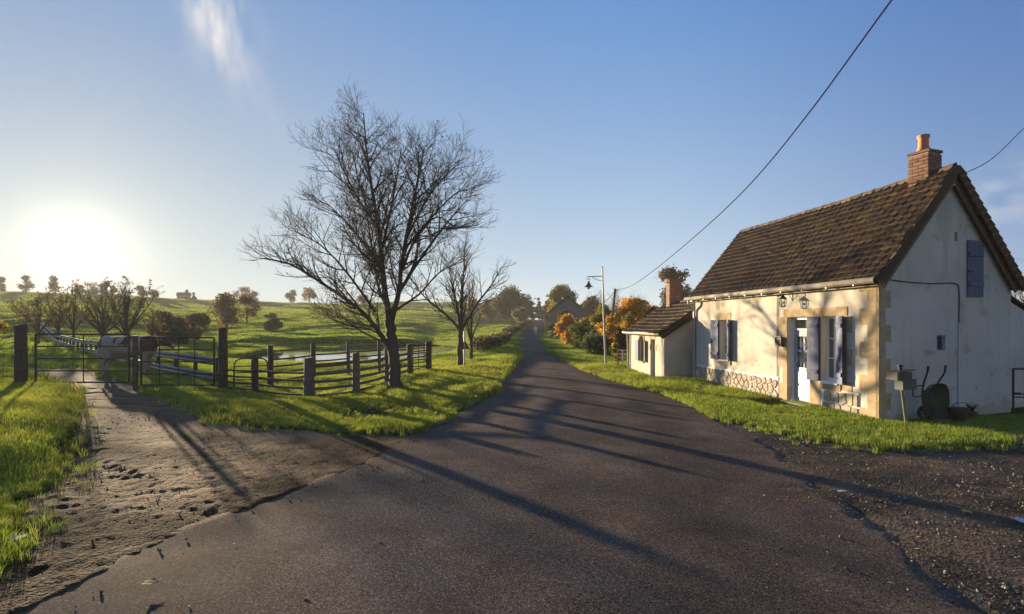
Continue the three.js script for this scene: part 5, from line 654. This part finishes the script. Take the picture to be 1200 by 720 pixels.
// ---------- bodies from joints ----------
function bodyGeo(bones, res, k, paint) {
  let lo = V(1e9, 1e9, 1e9), hi = V(-1e9, -1e9, -1e9); for (const [a, b, ra, rb] of bones) for (const [p, r] of [[a, ra], [b, rb]]) { lo.min(V(p[0] - r, p[1] - r, p[2] - r)); hi.max(V(p[0] + r, p[1] + r, p[2] + r)); }
  const c = lo.clone().add(hi).multiplyScalar(0.5), half = Math.max(...hi.clone().sub(lo).toArray()) / 2 * 1.16 + 0.03, mc = new MarchingCubes(res, new THREE.MeshBasicMaterial(), false, false, 200000); mc.isolation = 0; mc.reset();
  const hs = mc.halfsize, pa = bones.map(([a, b, ra, rb]) => [V(...a), V(...b), ra, rb]), q = V(0, 0, 0), ba = V(0, 0, 0), p2 = V(0, 0, 0);
  for (let z = 0; z < res; z++) for (let y = 0; y < res; y++) for (let x = 0; x < res; x++) { q.set((x - hs) / hs, (y - hs) / hs, (z - hs) / hs).multiplyScalar(half).add(c); let f = 0; for (const [a, b, ra, rb] of pa) { ba.copy(b).sub(a); p2.copy(q).sub(a); const t = clamp(p2.dot(ba) / Math.max(ba.lengthSq(), 1e-9)), dd = p2.addScaledVector(ba, -t).length() - lerp(ra, rb, t); f += Math.exp(-dd / k); } mc.field[z * res * res + y * res + x] = k * Math.log(Math.max(f, 1e-30)); }
  mc.update(); const n = mc.count, g = new THREE.BufferGeometry(), P3 = new Float32Array(n * 3), N3 = new Float32Array(n * 3), C3 = new Float32Array(n * 3);
  for (let i = 0; i < n; i++) { const x = mc.positionArray[3 * i] * half + c.x, y = mc.positionArray[3 * i + 1] * half + c.y, z = mc.positionArray[3 * i + 2] * half + c.z; P3.set([x, y, z], 3 * i); N3.set([mc.normalArray[3 * i], mc.normalArray[3 * i + 1], mc.normalArray[3 * i + 2]], 3 * i); C3.set(paint(x, y, z), 3 * i); }
  g.setAttribute('position', new THREE.BufferAttribute(P3, 3)); g.setAttribute('color', new THREE.BufferAttribute(C3, 3)); g.computeVertexNormals(); const a = g.attributes.normal; let dot = 0; for (let i = 0; i < n * 3; i++) dot += a.array[i] * N3[i]; g.setAttribute('normal', new THREE.BufferAttribute(N3, 3)); return g;
}
M.hide = mat([1, 1, 1], { vertexColors: true, roughness: 0.85 });
{ // cow: x forward
  const B = [[[-0.72, 1.16, 0], [0.0, 1.1, 0], 0.30, 0.37], [[0, 1.1, 0], [0.62, 1.16, 0], 0.37, 0.31], [[-0.78, 1.34, 0.1], [-0.82, 1.25, -0.1], 0.14, 0.14], [[0.6, 1.05, 0], [0.72, 0.92, 0], 0.26, 0.16], [[0.66, 1.26, 0], [1.08, 1.28, 0], 0.22, 0.15], [[1.08, 1.32, 0], [1.26, 1.24, 0], 0.125, 0.11], [[1.26, 1.24, 0], [1.48, 1.1, 0], 0.10, 0.075],
    [[1.08, 1.4, 0.1], [1.05, 1.38, 0.3], 0.035, 0.05], [[1.08, 1.4, -0.1], [1.05, 1.38, -0.3], 0.035, 0.05], [[-0.25, 0.82, 0], [-0.45, 0.78, 0], 0.13, 0.12], [[-0.92, 1.34, 0], [-1.05, 1.2, 0], 0.04, 0.03], [[-1.05, 1.2, 0], [-1.08, 0.8, 0], 0.03, 0.025], [[-1.08, 0.8, 0], [-1.08, 0.58, 0], 0.028, 0.045]];
  for (const s of [1, -1]) { B.push([[0.58, 0.95, 0.16 * s], [0.56, 0.52, 0.17 * s], 0.13, 0.075], [[0.56, 0.52, 0.17 * s], [0.55 + 0.05 * s, 0.1, 0.17 * s], 0.07, 0.05], [[0.55 + 0.05 * s, 0.1, 0.17 * s], [0.58 + 0.05 * s, 0.045, 0.17 * s], 0.055, 0.06], [[-0.74, 1.05, 0.16 * s], [-0.66, 0.72, 0.18 * s], 0.2, 0.11], [[-0.66, 0.72, 0.18 * s], [-0.84, 0.5, 0.17 * s], 0.1, 0.065], [[-0.84, 0.5, 0.17 * s], [-0.80 + 0.06 * s, 0.1, 0.17 * s], 0.06, 0.048], [[-0.80 + 0.06 * s, 0.1, 0.17 * s], [-0.77 + 0.06 * s, 0.045, 0.17 * s], 0.055, 0.06]); }
  const geo = bodyGeo(B, 72, 0.035, (x, y, z) => { const n = fbm(x * 2.1 + 3.3, y * 2.1 + z * 0.7, 3, 7); const br = (x > 0.52 && x < 1.02 && y > 0.95) || n > 0.53; if (y < 0.07) return [0.05, 0.04, 0.03]; return br ? [0.11, 0.05, 0.024] : [0.33, 0.28, 0.225]; });
  const g = mesh(numbered('cow'), geo, M.hide, scene); g.position.set(-14.0, H(-14, 20.3), -20.3); g.rotation.y = 0.12; tag(g, 'white and brown patched cow standing behind the field gate', 'cow');
}
{ // walker far up the lane
  const B = [[[0, 0.95, 0], [0, 1.35, 0], 0.13, 0.16], [[0, 1.4, 0], [0, 1.5, 0], 0.06, 0.06], [[0, 1.6, 0.01], [0, 1.64, 0], 0.1, 0.1], [[0.2, 1.36, 0], [0.24, 1.1, -0.04], 0.055, 0.045], [[0.24, 1.1, -0.04], [0.2, 0.88, 0.06], 0.045, 0.035], [[0.2, 0.88, 0.06], [0.2, 0.8, 0.08], 0.04, 0.025], [[-0.2, 1.36, 0], [-0.24, 1.1, 0.06], 0.055, 0.045], [[-0.24, 1.1, 0.06], [-0.2, 0.88, 0.14], 0.045, 0.035], [[-0.2, 0.88, 0.14], [-0.2, 0.8, 0.16], 0.04, 0.025], [[0.09, 0.92, 0], [0.1, 0.5, 0.12], 0.1, 0.065], [[0.1, 0.5, 0.12], [0.1, 0.09, 0.05], 0.06, 0.045], [[0.1, 0.06, 0.05], [0.1, 0.05, 0.18], 0.045, 0.035], [[-0.09, 0.92, 0], [-0.1, 0.5, 0.0], 0.1, 0.065], [[-0.1, 0.5, 0.0], [-0.1, 0.09, -0.14], 0.06, 0.045], [[-0.1, 0.06, -0.14], [-0.1, 0.05, -0.02], 0.045, 0.035]];
  const geo = bodyGeo(B, 64, 0.02, (x, y, z) => y > 1.62 || (y > 1.5 && z < 0) ? [0.12, 0.07, 0.04] : y > 1.44 ? [0.5, 0.33, 0.25] : y > 0.9 && Math.abs(x) < 0.3 ? [0.75, 0.45, 0.32] : y > 0.1 ? [0.45, 0.42, 0.38] : [0.05, 0.05, 0.05]);
  const g = mesh(numbered('person'), geo, M.hide, scene); g.position.set(2.95, roadH(69) + 0.045, -69); g.scale.setScalar(0.78); g.rotation.y = 0.2; tag(g, 'person in pale pink top walking along the lane', 'person');
}
// ---------- lane furniture ----------
{ const x = 3.97, d = 23.4, g = thing('street_lamp', 'tall street lamp with scrolled arm and green bell shade', 'street lamp', x, H(x, d), d); const col = mat([0.20, 0.22, 0.20], { roughness: 0.5, metalness: 0.5 }), gr = mat([0.05, 0.10, 0.07], { roughness: 0.4, metalness: 0.3 });
  mesh('pole', mg([rod(V(0, -0.1, 0), V(-0.1, 2.3, 0), 0.045, 0.038, 10), rod(V(-0.1, 2.3, 0), V(-0.15, 4.15, 0), 0.036, 0.026, 10), new THREE.SphereGeometry(0.035, 8, 6).translate(-0.155, 4.2, 0)]), col, g);
  mesh('arm', mg([rod(V(-0.14, 3.82, 0), V(-0.8, 3.8, 0), 0.018), pipe([V(-0.14, 3.62, 0), V(-0.35, 3.66, 0), V(-0.6, 3.78, 0)], 0.012, 6, 16), pipe([V(-0.78, 3.8, 0), V(-0.82, 3.72, 0), V(-0.74, 3.66, 0), V(-0.68, 3.71, 0), V(-0.72, 3.75, 0)], 0.012, 6, 20), rod(V(-0.735, 3.72, 0), V(-0.735, 3.56, 0), 0.014)]), col, g);
  const sh = new THREE.LatheGeometry([[0.03, 0.2], [0.05, 0.19], [0.06, 0.11], [0.085, 0.09], [0.10, 0.04], [0.19, -0.02], [0.185, -0.03], [0.09, 0.02]].map(q => new THREE.Vector2(...q)), 20).translate(-0.735, 3.4, 0); mesh('lamp_shade', sh, gr, g); mesh('lamp_bowl', new THREE.SphereGeometry(0.085, 14, 10).scale(1, 1.15, 1).translate(-0.735, 3.36, 0), mat([0.75, 0.73, 0.68], { roughness: 0.2 }), g); }
function utilityPole(label, x, d, top, lean, r) { const y = H(x, d), g = thing('utility_pole', label, 'pole', x, y, d, 0, 'wooden utility poles'); mesh('shaft', metreUV(rod(V(0, -0.3, 0), V(lean, top - y, 0), r, r * 0.75, 10)), M.greyWood, g); mesh('insulator', mg([-0.1, 0.1].map(o => new THREE.CylinderGeometry(0.035, 0.045, 0.09, 8).translate(lean + o, top - y - 0.14, 0.06))), M.white, g); mesh('bracket', box(0.3, 0.04, 0.04, lean, top - y - 0.2, 0.04), M.zinc, g); return g; }
{ const g = utilityPole('leaning wooden utility pole among the shrubs past the street lamp', 7.0, 40, 4.36, 0.45, 0.11); mesh('junction_box', box(0.2, 0.24, 0.16, 0.16, 1.95, 0.16), M.white, g); }
utilityPole('tall wooden utility pole behind the lean-to', 16, 14, 9.7, 0, 0.12); utilityPole('tall wooden utility pole at the road junction', 4.75, -4, 10.5, 0, 0.13);
function wireRun(label, pts, r) { const m = mesh(numbered('overhead_wire'), pipe(pts, r, 6, 90), M.wire); scene.add(m); tag(m, label, 'wire', 'overhead wires'); }
wireRun('thick twisted overhead cable sweeping down to the leaning pole', [P(7.45, 4.26, 40), P(6.98, 4.04, 32.4), P(6.23, 4.61, 20.3), P(5.82, 5.23, 13.5), P(5.63, 5.82, 10.46), P(5.48, 6.48, 8), P(5.2, 7.6, 3.5), P(4.75, 10.3, -4)], 0.013);
wireRun('thin service wire from the gable peak to the tall pole', [P(8.53, 4.62, 10.84), P(9.8, 5.15, 11.4), P(11.1, 6.05, 12), P(13.4, 7.6, 13), P(16, 9.55, 14)], 0.008);
wireRun('slack wire from the leaning pole down to the barn', [P(7.44, 4.1, 40), P(7.2, 2.6, 52), P(7.2, 2.5, 64), P(7.4, 3.6, 76.9)], 0.02);
{ const x = -1.86, d = 21.6, y = H(x, d), g = thing('road_sign', 'triangular road sign seen from behind under the smaller bare tree', 'sign', x, y, d); mesh('post', rod(V(0, -0.2, 0), V(0, 1.5, 0), 0.028), M.zinc, g); const s = new THREE.Shape([new THREE.Vector2(-0.2, 0.82), new THREE.Vector2(0.2, 0.82), new THREE.Vector2(0, 1.2)]); mesh('plate', new THREE.ExtrudeGeometry(s, { depth: 0.012, bevelEnabled: true, bevelSize: 0.012, bevelThickness: 0.004, bevelSegments: 2 }).translate(0, 0, -0.055), M.brown, g); mesh('clamp', box(0.1, 0.03, 0.05, 0, 0.95, -0.02), M.zinc, g); }
{ const x = 4.25, d = 22.4, g = thing('garden_gate', 'low white picket gate beside the outbuilding', 'gate', x, H(x, d), d, -0.08); for (const xx of [0, 0.4]) mesh('post', box(0.05, 0.85, 0.05, xx + 0.02, 0.38, 0), M.greyWood, g); for (const yy of [0.12, 0.28, 0.44, 0.60, 0.74]) mesh('slat', box(0.38, 0.035, 0.02, 0.22, yy, -0.037), M.greyWhite || (M.greyWhite = mat([0.45, 0.42, 0.38])), g); mesh('brace', box(0.04, 0.7, 0.02, 0.22, 0.42, -0.059), M.greyWhite, g); }
{ for (const [x, d, h, l] of [[5.4, 90, 1.9, 'pale marker post at the bend below the barn'], [5.8, 78, 2.2, 'square timber post in front of the barn eaves'], [6.45, 72, 2.1, 'timber post carrying the barn fence']]) { const g = thing('marker_post', l, 'post', x, H(x, d), d); mesh('shaft', box(0.16, h + 0.3, 0.16, 0, h / 2 - 0.15, 0), M.greyWood, g); mesh('cap', box(0.2, 0.05, 0.2, 0, h + 0.02, 0), M.greyWood, g); } }
{ // barn: gable end towards the lane
  const x = 8.5, d = 84, y = H(x, d) - 0.1, g = thing('barn', 'grey boarded barn with dark lean-to among the trees', 'barn', x, y, d, -0.1), bd = mat([0.32, 0.31, 0.28], { map: T.wood }), rf = mat([0.10, 0.065, 0.05], { map: T.tile }); const w = 2.7;
  const wall = [[-w, -0.3], [w, -0.3], [w, 3.3], [0, 5.5], [-w, 3.3]]; mesh('gable_wall', wallShape(wall, [rect(-0.7, 1.5, -0.2, 2.5)], 0.2), M.greyWood, g);
  for (let k = 0; k < 12; k++) { const xx = -w + (k + 0.5) * 0.45, top = 5.5 - Math.abs(xx) * 2.2 / w - 0.18; mesh('board', span(xx - 0.21, xx + 0.21, 2.55, top, 0.21, 0.24), bd, g); }
  mesh('back_wall', wallShape(wall, [], 0.2).translate(0, 0, -9), M.greyWood, g); mesh('side_wall', mg([span(-w, -w + 0.2, -0.3, 3.3, -9, -0.01), span(w - 0.2, w, -0.3, 3.3, -9, -0.01)]), M.greyWood, g);
  const a = Math.atan2(2.2, w), L = Math.hypot(w, 2.2) + 0.5; mesh('roof', mg([box(L, 0.12, 9.9, 0, 0, 0, 0, 0, a).translate(-w / 2 - 0.2, 4.42 - 0.1, -4.3), box(L, 0.12, 9.9, 0, 0, 0, 0, 0, -a).translate(w / 2 + 0.2, 4.42 - 0.1, -4.3)]), rf, g);
  mesh('barn_door', span(-0.68, 1.48, -0.2, 2.48, 0.04, 0.1), bd, g);
  const ln = mesh('lean_to_roof', box(5.2, 0.1, 5, 0, 0, 0, 0, 0, -0.16).translate(w + 2.3, 2.75, -2.2), rf, g); mesh('lean_to_wall', span(w + 0.02, w + 4.6, -0.3, 2.1, -4.4, -4.2), M.rusty, g); for (const xx of [w + 0.3, w + 2.4, w + 4.5]) mesh('post', span(xx - 0.08, xx + 0.08, -0.3, 2.2, 0, 0.16), M.greyWood, g); }
{ const rfDark = mat([0.12, 0.085, 0.065], { map: T.tile }), x = 13.4, d = 100, g = thing('farm_shed', 'dark gabled shed behind the barn lean-to', 'shed', x, H(x, d), d, 0.2); mesh('wall', wallShape([[-2.2, -0.3], [2.2, -0.3], [2.2, 3.4], [0, 5.0], [-2.2, 3.4]], [], 4), M.greyWood, g); const a = Math.atan2(1.6, 2.2); mesh('roof', mg([-1, 1].map(s => box(3.1, 0.12, 5, 0, 0, 0, 0, 0, -s * a).translate(s * 1.2, 4.28, 2))), rfDark, g); }
{ const d = 258, x = (213 - 600) / 650 * d, g = thing('farmhouse', 'tiny far farmhouse on the skyline between cypresses', 'house', x, H(x, d) - 0.3, d); mesh('wall', span(-2.4, 2.4, 0, 2.6, -3, 0), M.cream, g); const s = wallShape([[-2.7, 2.5], [2.7, 2.5], [2.3, 4.0], [-2.3, 4.0]], [], 3.4); mesh('roof', s.translate(0, 0, -3.2), M.tiles[0], g); for (const xx of [-1.4, 0.3, 1.5]) mesh('window', span(xx - 0.35, xx + 0.35, 1.0, 2.0, 0.001, 0.03), M.dark, g); }
// ---------- things along the cottage gable ----------
{ const x = 6.92, d = 9.72, y = H(x, d), g = thing('wooden_stake', 'pale leaning wooden stake carrying two dark metal boxes', 'stake', x, y, d, 0.1); mesh('stake', metreUV(rod(V(0.03, -0.2, 0), V(-0.1, 0.72, 0), 0.028, 0.024, 7)), mat([0.50, 0.37, 0.22], { map: T.wood }), g); mesh('meter_box', mg([box(0.3, 0.16, 0.16, -0.04, 0.74, 0.02, 0, 0.15, 0.05), box(0.32, 0.012, 0.18, -0.04, 0.826, 0.02, 0, 0.15, 0.05)]), mat([0.06, 0.07, 0.055], { roughness: 0.5 }), g); mesh('mail_tray', mg([box(0.34, 0.15, 0.2, -0.14, 0.9, 0, 0, 0.2, -0.03), box(0.42, 0.014, 0.22, -0.1, 0.985, 0, 0, 0.2, 0.08)]), mat([0.13, 0.13, 0.11], { roughness: 0.6, map: T.rust }), g); mesh('tap', mg([rod(V(-0.12, 0.98, 0), V(-0.12, 1.06, 0), 0.03), box(0.1, 0.03, 0.03, -0.12, 1.07, 0)]), M.iron, g); }
{ // wheelbarrow stood on its nose against the wall; local y up, z towards the camera
  const x = 7.72, d = 10.02, y = H(x, d), g = thing('wheelbarrow', 'green wheelbarrow stood on end against the gable wall', 'wheelbarrow', x, y, d, 0.30); g.scale.setScalar(0.9);
  const tray = []; const ring = (yy, w, zz, n = 16) => { const a = []; for (let k = 0; k < n; k++) { const t = k / n * 6.283, c = Math.cos(t), s = Math.sin(t); a.push([Math.sign(c) * Math.pow(Math.abs(c), 0.6) * w[0], yy + Math.sign(s) * Math.pow(Math.abs(s), 0.6) * w[1], zz]); } return a; };
  const R = [ring(0.42, [0.27, 0.38], 0.0), ring(0.42, [0.255, 0.365], -0.012), ring(0.40, [0.2, 0.28], -0.2), ring(0.40, [0.0, 0.0], -0.205)], p = [], ix = []; R.forEach(a => a.forEach(q => p.push(...q))); for (let j = 0; j < 3; j++) for (let k = 0; k < 16; k++) { const a = j * 16 + k, b = j * 16 + (k + 1) % 16; ix.push(a, b, a + 16, b, b + 16, a + 16); } const tg = new THREE.BufferGeometry(); tg.setAttribute('position', new THREE.Float32BufferAttribute(p, 3)); tg.setIndex(ix); tg.computeVertexNormals();
  mesh('tray', tg, mat([0.035, 0.06, 0.03], { roughness: 0.6, side: THREE.DoubleSide }), g); mesh('rim', pipe(ring(0.42, [0.27, 0.38], 0).map(q => V(...q)), 0.013, 6, 64, true), M.iron, g);
  for (const s of [-1, 1]) { mesh('handle', pipe([V(s * 0.1, 0.06, -0.17), V(s * 0.16, 0.5, -0.22), V(s * 0.2, 0.8, -0.16), V(s * 0.24, 1.02, -0.06), V(s * 0.24, 1.14, -0.04)], 0.017, 7, 24), M.iron, g); mesh('grip', rod(V(s * 0.24, 1.04, -0.056), V(s * 0.24, 1.16, -0.038), 0.022), M.dark, g); mesh('stand', pipe([V(s * 0.15, 0.55, -0.22), V(s * 0.2, 0.5, -0.36), V(s * 0.2, 0.7, -0.36), V(s * 0.17, 0.76, -0.2)], 0.011, 6, 20), M.iron, g); }
  const wh = mesh('wheel', new THREE.TorusGeometry(0.13, 0.045, 10, 24).rotateY(Math.PI / 2).translate(0, 0.165, -0.26), M.dark, g); mesh('rim_disc', new THREE.CylinderGeometry(0.09, 0.09, 0.05, 16).rotateZ(Math.PI / 2).translate(0, 0.165, -0.26), M.zinc, g); mesh('axle', rod(V(-0.11, 0.165, -0.26), V(0.11, 0.165, -0.26), 0.012), M.iron, g); }
{ const x = 8.02, d = 9.96, g = thing('bucket', 'dark plastic bucket beside the wheelbarrow', 'bucket', x, H(x, d) - 0.01, d); mesh('body', new THREE.LatheGeometry([[0, 0], [0.11, 0], [0.15, 0.3], [0.16, 0.3], [0.16, 0.315], [0.14, 0.315], [0.10, 0.02], [0, 0.02]].map(q => new THREE.Vector2(...q)), 20), mat([0.035, 0.03, 0.028], { roughness: 0.5 }), g); mesh('bail', pipe([V(-0.155, 0.3, 0), V(-0.1, 0.4, 0.06), V(0.1, 0.4, 0.06), V(0.155, 0.3, 0)], 0.006, 5, 16), M.iron, g); }
{ const x = 8.75, d = 10.55, g = thing('flower_pot', 'small dark pot with a dead plant at the gable foot', 'pot', x, H(x, d) - 0.01, d); mesh('pot', new THREE.LatheGeometry([[0, 0], [0.06, 0], [0.09, 0.15], [0.1, 0.15], [0.1, 0.175], [0.08, 0.175], [0.07, 0.13], [0, 0.13]].map(q => new THREE.Vector2(...q)), 16), M.brown, g); const r = rng(5), s = new Soup(true); for (let k = 0; k < 40; k++) { const a = r() * 6.28; s.leaf(V(0, 0.13, 0), V(Math.cos(a) * 0.5, 1, Math.sin(a) * 0.5).normalize(), V(Math.sin(a), 0, -Math.cos(a)), 0.12 + 0.12 * r(), 0.008, [0.07, 0.08, 0.03]); } mesh('plant', s.geo(), M.leaf, g); }
{ const x = 9.9, d = 10.95, y = H(x, d), g = thing('metal_gate', 'rusty square tube gate frame standing by the lean-to', 'gate', x, y, d, -0.05); mesh('frame', mg([rod(V(0, -0.05, 0), V(0, 0.98, 0), 0.02), rod(V(0, 0.98, 0), V(1.5, 0.98, 0), 0.02), rod(V(1.5, -0.05, 0), V(1.5, 0.98, 0), 0.02)]), M.rusty, g); for (const yy of [0.48, 0.42]) mesh('rail', rod(V(0, yy, 0), V(1.5, yy, 0), 0.013), M.rusty, g); for (const xx of [0.22, 0.5, 0.8, 1.1]) mesh('bar', rod(V(xx, 0.0, 0), V(xx, 0.98, 0), 0.009), M.rusty, g); mesh('latch', box(0.12, 0.03, 0.03, 0.05, 0.5, 0.03), M.iron, g); }
// leaves fallen on the forecourt
[[4.6, 5.0, 0.16, [0.55, 0.53, 0.47], 'pale curled fallen leaf on the gravel'], [4.3, 5.25, 0.09, [0.6, 0.32, 0.05], 'orange fallen leaf on the gravel'], [4.15, 3.9, 0.12, [0.35, 0.32, 0.28], 'grey crumpled fallen leaf on the gravel'], [5.7, 4.6, 0.06, [0.55, 0.42, 0.06], 'yellow fallen leaf on the gravel'], [3.5, 5.9, 0.13, [0.28, 0.26, 0.23], 'flat grey fallen leaf at the asphalt edge'], [-4.1, 4.6, 0.14, [0.5, 0.48, 0.45], 'pale fallen leaf on the track edge'], [-2.45, 3.75, 0.10, [0.05, 0.04, 0.03], 'dark curled fallen leaf on the asphalt'], [-0.1, 5.6, 0.09, [0.04, 0.03, 0.025], 'black fallen leaf on the middle of the lane']].forEach(([x, d, s, c, lab], i) => { const sp = new THREE.Shape(); for (let k = 0; k <= 22; k++) { const a = k / 22 * 6.283, rr = s * 0.5 * (0.62 + 0.38 * Math.abs(Math.cos(a * 2.5)) + 0.1 * Math.sin(a * 3 + i)); k ? sp.lineTo(Math.cos(a) * rr, Math.sin(a) * rr) : sp.moveTo(rr, 0); } const g0 = new THREE.ExtrudeGeometry(sp, { depth: 0.0012, bevelEnabled: false }); g0.rotateX(-Math.PI / 2); const p = g0.attributes.position; for (let k = 0; k < p.count; k++) p.setY(k, p.getY(k) + 2.4 * p.getX(k) ** 2 + 1.5 * p.getZ(k) * p.getX(k) + 0.008); g0.computeVertexNormals(); const o = thing('fallen_leaf', lab, 'leaf', x, H(x, d) + (roadSD(x, d) > 0 ? 0.045 : 0.02), d, i * 1.3); mesh('blade', g0, mat(c, { side: THREE.DoubleSide }), o); mesh('stalk', rod(V(0, 0.008, 0), V(s * 0.7, 0.012, s * 0.1), 0.0016, 0.001, 4), M.brown, o); });
renderer.render(scene, camera);
